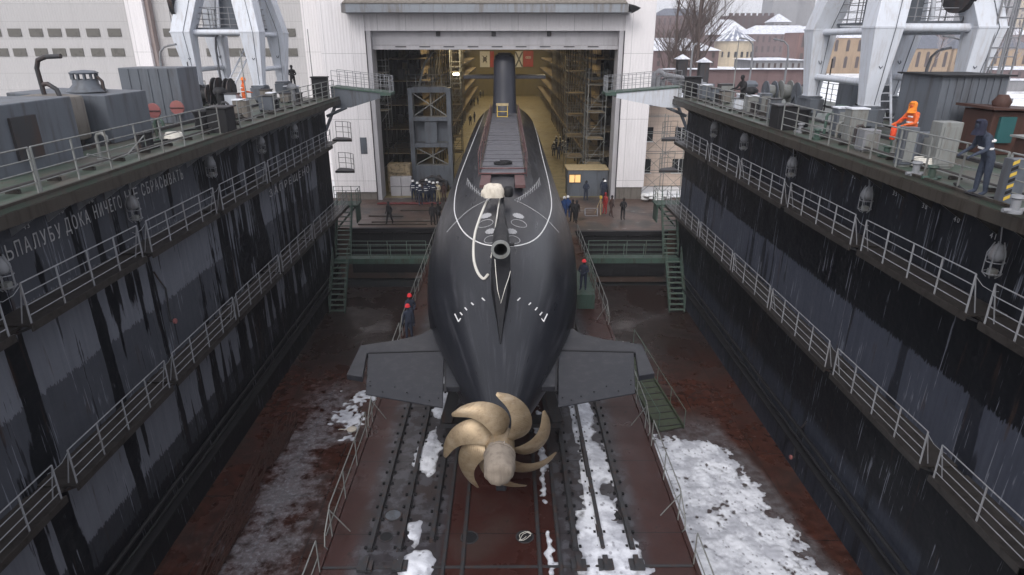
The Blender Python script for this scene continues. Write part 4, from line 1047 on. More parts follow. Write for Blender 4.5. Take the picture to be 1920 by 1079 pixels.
scaf(1102, 1136, 60, 3.6, 13.6, 2.2, 'pale tube scaffold tower just inside the gate on the right', dz=2.4)
scaf(1064, 1098, 66, 3.6, 14.5, 3, 'second scaffold tower deeper inside on the right', dz=2.1)
scaf(706, 728, 58.9, 9.5, 15.5, 1.6, 'narrow grey ladder tower inside the left gate jamb', dz=1.6)
scaf(846, 864, 72, 3.6, 15.0, 2, 'tall slim scaffold tower left of the submarine deep inside', dz=1.7)
# dark steel end tower left
g = thing('steel_gantry', 'grey steel portal tower with cross bracing inside the left of the hangar', 'gantry', (-6.9, 61, 3.6))
xa, xb, Y = -9.0, -5.1, 60.5
m = MB()
for x in (xa, xb-.4): m.box(x, x+.4, Y, Y+1.2, 3.6, 12.9)
for z, h in ((12.5, .5), (10.0, .35), (7.6, .35)): m.box(xa+.401, xb-.401, Y+.05, Y+1.15, z, z+h)
m.box(xa+.401, xb-.401, Y+.1, Y+1.1, 4.0, 5.9); m.build('frame', M['gray_steel'], g)
m = MB(); m.box(xa+1.4, xb-1.4, Y+.2, Y+1.0, 8.0, 9.95); m.box(xa+.41, xb-.41, Y+.9, Y+1.0, 8.0, 9.94); m.build('panel', M['gray_steel'], g)
m = MB()
for z0, z1 in ((10.4, 12.45), (5.95, 7.55)): m.bar((xa+.4, Y+.5, z0), (xb-.4, Y+.5, z1), .09); m.bar((xa+.4, Y+.4, z1), (xb-.4, Y+.4, z0), .09); m.bar((xa+2, Y+.6, z0), (xa+2, Y+.6, z1), .09)
m.build('cross_braces', M['rail_gray'], g)
m = MB(); railing(m, [(xa, Y+.05, 13.0), (xb, Y+.05, 13.0)], step=.8, r=.02); m.tube([(xa+1, Y+.5, 13), (xa+1.6, Y+.5, 15), (xa+2.4, Y+.6, 16)], .1, 6); m.build('top_railing', M['rail_gray'], g)
# booths and blocks by the gate
b = thing('side_cabin', 'light grey cabin with a lit yellow window right of the submarine at the gate', 'cabin', (7.2, 58, 3.6))
ca = at_Y(1064, 350, 57.6); cb = at_Y(1142, 350, 57.6)
m = MB(); m.box(ca.x, cb.x-.15, 57.6, 59.6, 3.614, 6.0); m.build('wall', M['gray_steel'], b)
m = MB(); m.box(ca.x-.1, cb.x-.1, 57.5, 60, 6.003, 6.1); m.build('roof', M['wood'], b)
m = MB(); m.box(ca.x+.15, ca.x+1.15, 57.57, 57.597, 4.9, 5.6); w = m.build('window', emis('lit_window', (1, .62, .25), .35), b)
m = MB(); m.box(ca.x+.1, ca.x+1.2, 57.53, 57.566, 4.85, 4.9); m.box(ca.x+.1, ca.x+1.2, 57.53, 57.566, 5.6, 5.65); m.box(ca.x+.1, ca.x+.15, 57.53, 57.566, 4.9, 5.6); m.box(ca.x+1.15, ca.x+1.2, 57.53, 57.566, 4.9, 5.6); m.box(ca.x+.62, ca.x+.67, 57.53, 57.566, 4.9, 5.6); m.build('frame', M['dark_steel'], w)
m = MB(); a = at_Y(733, 360, 57.8); c2 = at_Y(774, 360, 57.8)
for i in range(2):
    for j in range(2): m.box(a.x+i*.98, a.x+.94+i*.98, 57.8, 58.5, 3.62+j*.88, 4.46+j*.88)
tag(m.build('panel_stack', M['clad_door'], bevel=.02), 'stack of four pale square panels left of the firefighters', 'panels')
m = MB(); m.box(a.x-.4, a.x+1.7, 58.9, 60.2, 3.62, 6.3); m.box(a.x-.3, a.x+1.2, 58.8, 58.897, 5.5, 6.1); tag(m.build('machine_block', M['gallery_wood'], bevel=.05), 'dull yellow machine housing behind the pale panels left in the gate', 'machine')
m = MB(); m.box(-8.4, -5.6, 59.2, 60.4, 3.62, 4.5); m.tube([(-8.2, 59.5, 4.6), (-7, 59.6, 5.1), (-5.8, 59.4, 4.7)], .12, 8); m.lathe([(.3, 4.5), (.35, 4.8), (.1, 5.2)], (-6.4, 59.8, 0), 12); tag(m.build('winch_unit', M['dark_steel'], bevel=.03), 'dark winch unit at the foot of the grey gantry', 'winch')
# interior lamps (real light sources in the hall)
def lamp(x, y, z, w, energy, lab):
    l = thing('ceiling_lamp', lab, 'lamp', (x, y, z), 'ceiling lamps in the hangar')
    m = MB(); m.box(x-.35, x+.35, y-.15, y+.15, z, z+.06); m.build('diffuser', M['lamp'], l)
    m = MB(); m.box(x-.4, x+.4, y-.2, y+.2, z+.061, z+.2); m.tube([(x, y, z+.2), (x, y, 18.6)], .02, 5); m.build('housing', M['gray_steel'], l)
    ld = bpy.data.lights.new('lamp_light', 'AREA'); ld.energy = energy; ld.color = (1, .8, .47); ld.size = 2; ld.spread = R(170)
    lo = bpy.data.objects.new('light', ld); C.objects.link(lo); lo.parent = l; lo.location = (0, 0, -.1)
k = 0
for y in (72, 92, 112, 132, 152, 166):
    for x in (-5.5, 4.5):
        lamp(x, y, 17.6, 1, 290 if y < 100 else 420, 'small warm ceiling lamp, %s from the gate, %s row' % (ordinal[k//2], 'left' if x < 0 else 'right')); k += 1
q = at_Y(855, 140, 71.5); m = MB(); m.box(q.x-.3, q.x+.3, 71.4, 71.6, q.z-.1, q.z+.1); tag(m.build('work_lamp', M['lamp']), 'bright white work lamp on the slim scaffold tower', 'lamp')
# pipework bits on the apron
m = MB()
for j in range(3): m.tube([(-11.3+i*.5, 54.8+.25*math.sin(i*1.3+j*2), 3.66) for i in range(12)], .05, 6)
tag(m.build('hose_run', mk('dark_red_hose', (.12, .02, .02), .5)), 'dark red hoses snaking over the apron below the left gate jamb', 'hose')
m = MB(); random.seed(9)
for i in range(26): x = 12.2+random.random()*2.2; y = 55.2+random.random()*1.2; r = random.uniform(.2, .38); m.lathe([(r*.6, 0), (r, r*.4), (r*.8, r*.9), (r*.2, r*1.15)], (x, y, 3.6+random.random()*.5), 8)
tag(m.build('sack_heap', M['hullpaint']), 'heap of white sacks at the foot of the right hangar wall', 'sacks')
for s, (xa_, xb_, y_) in enumerate(((-11.5, -6.2, 48.0), (-10.6, -5.6, 48.7), (-11.2, -8.4, 50.6), (-8.9, -5.9, 52.3))): m = MB(); m.bar((xa_, y_, 3.64), (xb_, y_+.25*math.sin(s*2.1), 3.64), .16, .07); tag(m.build('steel_strip', M['rim']), ['long steel strip nearest the apron edge left of the submarine', 'second steel strip from the apron edge left of the submarine', 'short steel strip in the middle of the left apron', 'short steel strip on the left apron nearest the firefighters'][s], 'strip', 'steel strips lying on the apron')
# ---- left grey hall behind
hb = thing('assembly_hall', 'long light grey assembly hall behind the left dock wall with two rows of small windows', 'building', (-45, 66, 3.6))
m = MB(); m.box(-95, -15.31, 66, 110, 3.6, 40); m.build('wall', M['clad_gray'], hb)
wn = []
M['drain'] = mk('drain_brown', (.30, .25, .24), .6, dirt=(.2, .12, .1), amt=.5)
for row, xs in ((62, (28, 68, 103, 137, 175, 215, 319, 353, 434, 463, 542, -10, -48, 504)), (99, (4, 38, 78, 112, 145, 184, 222, 328, 359, 400, 441, 467, 546, -33, 508))):
    for px in xs:
        q = at_Y(px, row, 66); f = MB(); f.box(q.x-.62, q.x+.62, 65.93, 65.997, q.z-.36, q.z+.36)
        o = f.build('window', mk('hall_window', (.12, .115, .105), .3) if not wn else wn[0], hb)
        if not wn: wn.append(o.data.materials[0])
for px, w in ((268, 1.6), (588, 1.5)):
    q = at_Y(px, 65, 65.6); m = MB(); m.box(q.x-w/2, q.x+w/2, 64.9, 65.997, 3.6, 39); m.build('pilaster', M['clad_white'], hb)
    m = MB(); m.box(q.x+w/2+.003, q.x+w/2+.35, 65.3, 65.996, 3.6, 39); m.build('drain_channel', M['drain'] if px < 300 else M['clad_door'], hb)
# ---- beige brick annex right of the hangar
an = thing('annex_building', 'beige annex building squeezed between hangar and right dock wall', 'building', (14, 62, 3.6))
t = NT('beige_brick'); p = t.pos(); x, y, z = t.sep(p)[:3]
br = t.n('ShaderNodeTexBrick'); t.L.new(t.comb(t.math('ADD', x, y), z, 0), br.inputs['Vector']); br.offset = 0; br.inputs['Scale'].default_value = 1; br.inputs['Brick Width'].default_value = .7; br.inputs['Row Height'].default_value = .35; br.inputs['Mortar Size'].default_value = .012
br.inputs['Color1'].default_value = (.58, .46, .38, 1); br.inputs['Color2'].default_value = (.64, .52, .44, 1); br.inputs['Mortar'].default_value = (.4, .33, .28, 1)
M['beige'] = t.out(t.mix(t.math('MULTIPLY', t.noise(p, .8, 5, .6), .35), br.outputs[0], (.25, .2, .17)), .8)
m = MB(); m.box(12.16, 22, 62, 75, 3.6, 11.2); m.build('wall', M['beige'], an)
m = MB(); m.box(12.17, 22.2, 61.8, 75.2, 11.203, 11.4); m.build('roof', M['snow'], an)
for zc in (8.6, 5.6):
    for xc in (13.3, 16.6):
        f = MB(); f.box(xc-.6, xc+.6, 61.95, 61.997, zc-.65, zc+.65); w = f.build('window', M['glass'], an)
        f = MB(); f.box(xc-.7, xc+.7, 61.85, 61.997, zc-.75, zc-.653); f.box(xc-.03, xc+.03, 61.92, 61.948, zc-.65, zc+.65); f.build('sill', M['hullpaint'], w)
m = MB()
for x in (12.6, 14.6, 16.6, 18.6):
    for y in (59.4, 60.6): m.tube([(x, y, 3.6), (x, y, 10.6)], .035, 5)
for z in (5.4, 7.2, 9.0, 10.5):
    for y in (59.4, 60.6): m.tube([(12.6, y, z), (18.6, y, z)], .03, 5)
for i in range(3):
    for j, z in enumerate((3.6, 5.4, 7.2)): m.tube([(12.6+2*i, 59.4, z), (14.6+2*i, 59.4, z+1.8)], .022, 5); m.tube([(14.6+2*i, 59.4, z), (12.6+2*i, 59.4, z+1.8)], .022, 5)
tag(m.build('annex_scaffold', M['rail_gray']), 'light tube scaffold in front of the beige annex', 'scaffolding')
# ================================================================ CRANES ON THE DECKS
def crane(s, xi, xo, yn, yf, lab):
    c = thing('portal_crane', lab, 'crane', (s*(xi+xo)/2, (yn+yf)/2, DK), 'portal cranes on the dock walls')
    zc = 17.3; cy = (yn+yf)/2; cx = s*(xi+xo)/2
    for x in (s*xi, s*xo):
        for y in (yn, yf):
            dx = (x-cx); dy = (y-cy); m = MB()
            kx, ky = x+ (.14*dx if abs(x) > abs(cx) else .0*dx), y+.02*dy
            # tapered box leg: narrow foot, wide knee, then leaning in to the top
            def ring(px, py, z, a, b): return [(px-a, py-b, z), (px+a, py-b, z), (px+a, py+b, z), (px-a, py+b, z)]
            q = ring(x, y, DK+1.05, .27, .27)+ring(kx, ky, zc, .55, .5)+ring(cx+dx*.62, cy+dy*.62, zc+3.4, .6, .55)+ring(cx+dx*.35, cy+dy*.35, zc+6.5, .5, .46)
            fs = [(0,1,2,3), (12,15,14,13)]
            for i in range(3):
                for j in range(4): fs.append((i*4+j, i*4+4+j, i*4+4+(j+1)%4, i*4+(j+1)%4))
            m.add(q, fs); leg = m.build('leg', M['white_steel'], c, bevel=.03)
            m = MB(); m.box(x-.38, x+.38, y-.38, y+.38, DK+.95, DK+1.047); m.box(x-.3, x+.3, y-.75, y+.75, DK+.35, DK+.948)
            for dyy in (-.5, .5): m.lathe([(.22, -.1), (.26, -.08), (.26, .08), (.22, .1)], (x, y+dyy, DK+.36), 14, 'X')
            m.build('bogie', M['gray_steel'], leg)
            m = MB()
            for zz, rr in ((DK+2.6, .1),): m.tube([(x-.06, y-.33-.03, zz), (x-.06, y-.37-.05, zz-.08), (x, y-.37-.06, zz-.14), (x+.06, y-.37-.05, zz-.08), (x+.06, y-.36, zz)], .02, 5)
            m.build('lashing_eye', M['gray_steel'], leg)
            m = MB()
            for zz, a_ in ((DK+1.06, .3), (zc-.02, .565)):
                cx_, cy_ = (x, y) if zz < zc-1 else (kx, ky); b_ = a_ if zz < zc-1 else .515
                m.box(cx_-a_, cx_+a_, cy_-b_, cy_-b_+.012, zz, zz+.06); m.box(cx_-a_, cx_-a_+.012, cy_-b_+.013, cy_+b_, zz, zz+.06); m.box(cx_+a_-.012, cx_+a_, cy_-b_+.013, cy_+b_, zz, zz+.06); m.box(cx_-a_+.013, cx_+a_-.013, cy_+b_-.012, cy_+b_, zz, zz+.06)
            m.build('weld_collar', M['white_steel'], leg)
            m = MB(); m.tube([(x+.1, y-.3, DK+1.1), (kx+.2, ky-.53, zc), (cx+dx*.62+.2, cy+dy*.62-.57, zc+3.4)], .014, 5); m.build('cable_run', M['gray_steel'], leg)
    m = MB()
    for y in (yn, yf): m.tube([(s*xi, y, zc), (s*xo, y, zc)], .16, 10)
    for x in (s*xi, s*xo): m.tube([(x, yn, zc-.1), (x, yf, zc-.1)], .14, 10)
    m.tube([(s*xi, yn, DK+1.9), (s*xi, yf, DK+1.9)], .14, 10); m.tube([(s*xo, yn, DK+1.9), (s*xo, yf, DK+1.9)], .14, 10)
    m.build('tie_tubes', M['white_steel'], c)
    m = MB(); y0, y1 = yn+.3, yf-.3; x0, x1 = sorted((s*(xi+.4), s*(xo-.4)))
    m.box(x0, x1, y0, y1, zc+.17, zc+.25); m.box(x0+.8, x1-.9, y0+1.2, y1-.8, zc+.26, zc+2.4); m.build('machinery_floor', M['gray_steel'], c)
    m = MB(); railing(m, [(x0, y0, zc+.25), (x1, y0, zc+.25), (x1, y1, zc+.25), (x0, y1, zc+.25), (x0, y0, zc+.25)], step=1, r=.02)
    if s < 0: railing(m, [(x0-1.4, y0, zc+.25), (x0, y0, zc+.25)], step=.8, r=.02); m.box(x0-1.4, x0, y0-.1, y0+.9, zc+.17, zc+.249)
    m.build('railing', M['rail_pale'], c)
    m = MB()
    for dx in (-.5, .7): m.tube([(cx+dx, y0+.8, zc+.3), (cx+dx*.4, y0+.9, zc+4)], .09, 8)
    m.tube([(cx-.9, y0+.2, DK+.2), (cx+.6, yf-.5, zc+.2)], .05, 6); m.tube([(cx-.4, y0+.2, DK+.2), (cx+1.0, yf-.5, zc+.2)], .05, 6)
    for i in range(14):
        f = i/13; m.tube([(cx-.9+1.5*f, y0+.2+(yf-y0-.7)*f, DK+.2+(zc-DK)*f), (cx-.4+1.4*f, y0+.2+(yf-y0-.7)*f, DK+.2+(zc-DK)*f)], .022, 5)
    m.build('ladder_and_struts', M['white_steel'], c)
    m = MB()
    n = 20; xr = x0-.9 if s < 0 else x1-.2
    m.lathe([(1.0, -.06), (1.08, -.12), (1.08, .12), (1.0, .06)], (xr, y0+.2, zc+1.6), 24, 'X')
    for k in range(6): a = k*math.pi/3; m.tube([(xr, y0+.2, zc+1.6), (xr, y0+.2+1.0*math.cos(a), zc+1.6+1.0*math.sin(a))], .03, 5)
    m.build('cable_drum', M['dark_steel'], c)
    m = MB(); m.box(cx-2.2, cx+2.2, cy-2.4, cy+2.4, zc+6.5, zc+9); m.lathe([(1.6, zc+9), (1.6, zc+10)], (cx, cy, 0), 20); m.box(cx-1.4, cx+1.4, cy-2, cy+3, zc+10, zc+13); m.build('upper_house', M['white_steel'], c)
crane(-1, 14.3, 17.9, 38.9, 43.0, 'white portal crane with bent legs on the left dock deck')
crane(1, 14.2, 17.8, 26.0, 31.0, 'white portal crane with bent legs on the right dock deck')
# ================================================================ DECK EQUIPMENT
def dk(px, py, z=DK): return at_z(px, py, z)
def house(name, lab, cat, x0, x1, y0, y1, h, mat, extra=None, seams=0, slope=0):
    t_ = thing(name, lab, cat, ((x0+x1)/2, (y0+y1)/2, DK)); z = DK+.004
    m = MB(); m.add([(x0,y0,z),(x1,y0,z),(x1,y1,z),(x0,y1,z),(x0,y0,z+h),(x1,y0,z+h-slope),(x1,y1,z+h-slope),(x0,y1,z+h)], [(0,3,2,1),(4,5,6,7),(0,1,5,4),(1,2,6,5),(2,3,7,6),(3,0,4,7)])
    m.build('body', mat, t_, bevel=.03)
    if seams:
        m = MB()
        for i in range(1, seams): x = x0+(x1-x0)*i/seams; m.box(x-.02, x+.02, y0-.04, y0-.002, z+.05, z+h-.05-slope*i/seams)
        m.build('ribs', M['gray_steel'], t_)
    return t_
hs = house('deckhouse', 'low grey deckhouse with porthole door on the left deck nearest the camera', 'deckhouse', -18.2, -13.3, 16.6, 20.4, 1.85, M['gray_steel'])
m = MB(); m.box(-13.297, -13.22, 17.6, 18.6, DK+.35, DK+1.5); m.build('door', M['dark_steel'], hs)
m = MB(); m.box(-15.1, -14.2, 16.52, 16.597, DK+.8, DK+1.4); m.box(-14.0, -13.6, 16.5, 16.597, DK+.5, DK+1.5); m.build('hatch', M['dark_steel'], hs)
for i in range(8): m = MB(); m.tube([(-16.6, 16.5, DK+.3+i*.2), (-16.4, 16.5, DK+.25+i*.2), (-15.9, 16.5, DK+.25+i*.2)], .02, 5); m.build('rung', M['dark_steel'], hs)
t_ = thing('storage_tank', 'round brownish stained tank between grey deckhouse and vented cabin', 'tank', (-15.3, 22, DK))
m = MB(); m.lathe([(1.0, DK+.3), (1.05, DK+.35), (1.05, DK+1.6), (1.0, DK+1.7), (.4, DK+1.78), (.05, DK+1.8)], (-15.3, 22.2, 0), 28); m.build('shell', M['concrete'], t_)
m = MB()
for a in range(4): m.box(-15.3+.7*math.cos(a*1.57+.7)-.08, -15.3+.7*math.cos(a*1.57+.7)+.08, 22.2+.7*math.sin(a*1.57+.7)-.08, 22.2+.7*math.sin(a*1.57+.7)+.08, DK+.004, DK+.36)
m.build('feet', M['dark_steel'], t_)
cb_ = house('vent_cabin', 'grey cabin with a round mushroom ventilator on the left deck', 'cabin', -17.4, -14.0, 23.3, 26, 1.75, M['gray_steel'], slope=.1)
q = at_Y(165, 175, 24.4); z0 = DK+1.72
m = MB(); m.lathe([(.66, z0), (.64, z0+.03), (.42, z0+.25), (.41, z0+.42)], (q.x, 24.4, 0), 24)
for k in range(12): a = k*math.pi/6; m.box(q.x+.4*math.cos(a)-.03, q.x+.4*math.cos(a)+.03, 24.4+.4*math.sin(a)-.03, 24.4+.4*math.sin(a)+.03, z0+.42, z0+.6)
m.lathe([(.45, z0+.601), (.47, z0+.65), (.36, z0+.71), (.05, z0+.74)], (q.x, 24.4, 0), 24); m.build('ventilator', M['gray_steel'], cb_)
m = MB(); m.tube([(q.x+.6, 24.4, z0), (q.x+.6, 24.4, z0+.35), (q.x+.45, 24.4, z0+.5)], .06, 8); m.build('side_pipe', M['dark_steel'], cb_)
m = MB(); q = at_Y(90, 185, 22.0)
m.tube([(q.x, 22, DK), (q.x-.1, 22, DK+2.0), (q.x-.12, 22, DK+2.6), (q.x-.02, 22, DK+2.85), (q.x+.25, 22, DK+2.95), (q.x+.75, 22, DK+2.97)], .075, 10)
m.tube([(q.x+.5, 22, DK), (q.x+.48, 22, DK+1.4), (q.x+.35, 22, DK+1.95), (q.x+.1, 22, DK+2.12), (q.x-.05, 22, DK+2.1)], .075, 10)
tag(m.build('goose_neck_pipe', M['dark_steel']), 'dark goose-neck vent pipe rising behind the deckhouse at far left', 'pipe')
pl = house('tilted_cabinet', 'tall dark grey plated cabinet with ribs between the vented cabin and the cable reels', 'cabinet', -16.8, -14.25, 29.3, 31.2, 2.35, M['gray_steel'], seams=6)
def disc_thing(x, y, r, lab, mat='pink'):
    t_ = thing('lifebuoy_rack', lab, 'lifebuoy', (x, y, DK), 'red round lifebuoys on the left deck')
    m = MB(); m.lathe([(r*.35, 0), (r, .02), (r*1.02, .08), (r*.9, .13), (r*.4, .14)], (x, y, DK+.72), 20, 'Y'); m.build('ring', M[mat], t_)
    m = MB(); m.box(x-.04, x+.04, y+.14, y+.2, DK, DK+.75); m.bar((x-.3, y-.02, DK+.72), (x+.3, y-.02, DK+.72), .03); m.build('stand', M['dark_steel'], t_)
q = dk(286, 243); disc_thing(at_Y(286, 207, 27.6).x, 27.6, .3, 'faded red round lifebuoy left of the ribbed cabinet front', 'pink')
q = dk(332, 230); disc_thing(at_Y(331, 203, 28.9).x, 28.9, .3, 'faded red round lifebuoy in front of the ribbed cabinet', 'pink')
def reel(x, y, r, w, lab, mat='dark_steel', core='black', s=0):
    t_ = thing('cable_reel', lab, 'reel', (x, y, DK), 'cable reels on the decks')
    for dx in (-w/2, w/2):
        m = MB(); m.lathe([(r*.9, -.02), (r, -.03), (r, .03), (r*.9, .02)], (x+dx, y, DK+r+.08), 26, 'X')
        for k in range(6): a = k*math.pi/3+.3; m.bar((x+dx, y, DK+r+.08), (x+dx, y+r*.93*math.cos(a), DK+r+.08+r*.93*math.sin(a)), .05)
        m.build('flange', M[mat], t_)
    m = MB(); m.lathe([(r*.62, -w/2+.04), (r*.66, 0), (r*.62, w/2-.04)], (x, y, DK+r+.08), 22, 'X'); m.build('coil', M[core], t_)
    m = MB()
    for dx in (-w/2-.08, w/2+.08): m.bar((x+dx, y-r*.7, DK+.004), (x+dx, y, DK+r+.08), .07); m.bar((x+dx, y+r*.7, DK+.004), (x+dx, y, DK+r+.08), .07)
    m.tube([(x-w/2-.1, y, DK+r+.08), (x+w/2+.1, y, DK+r+.08)], .05, 8); m.build('stand', M[mat], t_)
for (px, py, r, w, lab) in ((388, 200, .55, .5, 'leftmost cable reel right of the ribbed cabinet on the left deck'), (412, 198, .72, .25, 'large open cable reel in the middle of the left deck reels'), (434, 196, .68, .25, 'large cable reel next to the orange-clad man on the left deck')):
    q = dk(px, py); reel(q.x, q.y, r, w, lab)
for (px, py, r, w, lab, mt) in ((1440, 195, .6, .5, 'left one of the three grey reels on the right deck', 'gray_steel'), (1468, 196, .62, .55, 'middle one of the three grey reels on the right deck', 'rail_gray'), (1497, 200, .6, .45, 'right one of the three grey reels on the right deck', 'gray_steel')):
    q = dk(px, py); reel(q.x, q.y, r, w, lab, mt, 'rail_gray')
def bollard_box(s, x, y, lab):
    t_ = thing('fairlead', lab, 'fairlead', (s*x, y, DK), 'black fairleads on the decks')
    m = MB(); m.box(s*(x-.35), s*(x+.45), y-.35, y+.55, DK-.35, DK+.95); m.build('housing', M['black'], t_, bevel=.05)
    m = MB(); m.lathe([(.3, DK+.1), (.34, DK+.2), (.28, DK+.5), (.36, DK+.8), (.3, DK+.85)], (s*(x+.8), y+.1, 0), 16); m.build('roller', M['black'], t_)
    m = MB(); m.box(s*(x-.42), s*(x+.5), y-.42, y+.6, DK+.953, DK+1.0); m.build('top_plate', M['dark_steel'], t_)
bollard_box(-1, 11.45, 26.5, 'black fairlead box interrupting the left deck railing'); bollard_box(1, 11.4, 27.1, 'black fairlead box interrupting the right deck railing')
def lampost(px, py, h, arm, lab, mat='rail_pale', y=None):
    q = dk(px, py) if y is None else at_Y(px, py, y)
    t_ = thing('deck_lamp', lab, 'lamp post', (q.x, q.y, DK), 'white lamp posts on the decks')
    m = MB(); m.tube([(q.x, q.y, DK), (q.x, q.y, DK+h*.75), (q.x+arm*.1, q.y, DK+h*.9), (q.x+arm*.4, q.y, DK+h*.98), (q.x+arm*.7, q.y, DK+h)], [.08, .07, .06, .05, .045], 8); m.build('post', M[mat], t_)
    m = MB(); a = (q.x+arm*.65, q.y, DK+h+.0); b = (q.x+arm*1.15, q.y, DK+h+.08); m.bar(a, b, .2, .1); m.build('lamp_head', M['rail_pale'], t_, bevel=.02)
lampost(316, 200, 3.2, .9, 'white curved lamp post behind the ribbed cabinet, left deck')
lampost(420, 190, 4.0, .8, 'white curved lamp post between the legs of the left crane')
lampost(1403, 168, 3.6, -1.0, 'white curved lamp post left of its twin beyond the right deck reels')
lampost(1467, 178, 3.5, -1.0, 'white curved lamp post just beyond the right deck reels')
lampost(1782, 215, 3.6, -1.1, 'white curved lamp post in front of the outer leg of the right crane')
lampost(1715, 235, 3.1, .7, 'short white hook lamp behind the ribbed container, right deck')
lampost(1291, 172, 3.2, .2, 'thin white post near the hangar end of the right deck')
# right deck
rc = house('ribbed_container', 'tall dark grey ribbed container with faded red corner under the right crane', 'container', 14.75, 17.0, 22.6, 25.0, 2.3, M['gray_steel'], seams=9)
m = MB(); m.box(16.35, 16.95, 22.5, 22.555, DK+.1, DK+1.3); m.build('faded_red_panel', M['pink'], rc)
m = MB(); m.box(14.6, 17.15, 22.45, 25.1, DK+2.31, DK+2.36); m.build('roof_edge', M['black'], rc)
house('ribbed_cabinet', 'dark ribbed cabinet between the two inner legs of the right crane', 'cabinet', 14.7, 16.3, 28.3, 29.6, 1.7, M['gray_steel'], seams=6)
def cabinet(px, py, w, d, h, mat, lab, top=None):
    q = dk(px, py); t_ = thing('deck_cabinet', lab, 'cabinet', (q.x, q.y, DK), 'grey cabinets on the right deck')
    m = MB(); m.box(q.x-w/2, q.x+w/2, q.y, q.y+d, DK+.06, DK+h); m.build('body', M[mat], t_, bevel=.02)
    m = MB(); m.box(q.x-w/2+.08, q.x+w/2-.08, q.y-.02, q.y-.003, DK+.15, DK+h-.12); m.box(q.x-w/2+.04, q.x+w/2-.04, q.y+.04, q.y+d-.04, DK+.003, DK+.058); m.build('door', M['rail_gray'], t_)
    if top: m = MB(); m.box(q.x-w/2-.03, q.x+w/2+.03, q.y-.03, q.y+d+.03, DK+h+.003, DK+h+.05); m.build('top', M[top], t_)
cabinet(1577, 258, .55, .5, 1.05, 'gray_steel', 'tall narrow grey cabinet left of the row under the right crane', 'snow')
cabinet(1603, 268, .6, .5, 1.15, 'rail_gray', 'pale grey cabinet right of the narrow one under the right crane', 'snow')
cabinet(1630, 287, .55, .5, .72, 'rail_pale', 'low pale box in front of the inner leg of the right crane')
cabinet(1697, 314, .42, .3, 1.12, 'gray_steel', 'grey box just right of worker in orange hood')
cabinet(1735, 305, .55, .5, .85, 'gray_steel', 'lower grey cabinet between the two workers on the right deck')
cabinet(1768, 318, .6, .5, 1.3, 'rail_gray', 'tall pale grey cabinet beside the man in navy')
cabinet(1433, 215, .6, .5, 1.0, 'gray_steel', 'grey louvred cabinet beyond the right black fairlead')
cabinet(1326, 186, .8, .6, .9, 'gray_steel', 'grey cabinet near the far end of the right deck')
cabinet(1361, 190, .9, .6, 1.0, 'dark_steel', 'dark cabinet right of dark-clad man far on the right deck')
bh = house('brown_hut', 'rust brown hut with chimney and open side behind the workers on the right deck', 'hut', 15.3, 17.2, 20.6, 22.0, 1.35, M['rust'])
m = MB(); m.add([(15.1, 20.4, DK+1.5), (17.4, 20.4, DK+1.36), (17.4, 22.2, DK+1.36), (15.1, 22.2, DK+1.5), (15.1, 20.4, DK+1.42), (17.4, 20.4, DK+1.37), (17.4, 22.2, DK+1.37), (15.1, 22.2, DK+1.42)], [(0,1,2,3),(7,6,5,4),(0,4,5,1),(1,5,6,2),(2,6,7,3),(3,7,4,0)])
m.lathe([(.22, DK+1.42), (.28, DK+1.6), (.14, DK+1.82)], (15.9, 21.2, 0), 12); m.build('roof', M['rust'], bh)
m = MB(); m.box(15.5, 16.0, 20.5, 20.597, DK+.4, DK+1.2); m.build('teal_cloth', M['tarp_teal'], bh)
bc = house('brown_container', 'rust brown deck container with snowy lid behind the man in navy', 'container', 14.3, 18.6, 16.2, 18.2, .9, M['rust'])
m = MB(); m.box(14.2, 18.7, 16.1, 18.3, DK+.91, DK+.96); m.build('lid', M['rail_gray'], bc)
t_ = thing('hazard_post', 'grey post with yellow and black hazard stripes right of the man in navy', 'post', (13.0, 16.2, DK))
q = dk(1885, 385); x, y = q.x, q.y; t_.location = (x, y, DK)
m = MB(); m.box(x-.07, x+.3, y, y+.3, DK+.003, DK+1.0); m.build('body', M['gray_steel'], t_)
for i in range(7):
    m = MB(); z = DK+.1+i*.13; m.add([(x-.09, y-.02, z), (x+.04, y-.02, z+.06), (x+.04, y-.02, z+.13), (x-.09, y-.02, z+.07), (x-.09, y-.003, z), (x+.04, y-.003, z+.06), (x+.04, y-.003, z+.13), (x-.09, y-.003, z+.07)], [(0,1,2,3),(7,6,5,4),(0,4,5,1),(1,5,6,2),(2,6,7,3),(3,7,4,0)]); m.build('stripe', M['yellow'] if i % 2 == 0 else M['black'], t_)
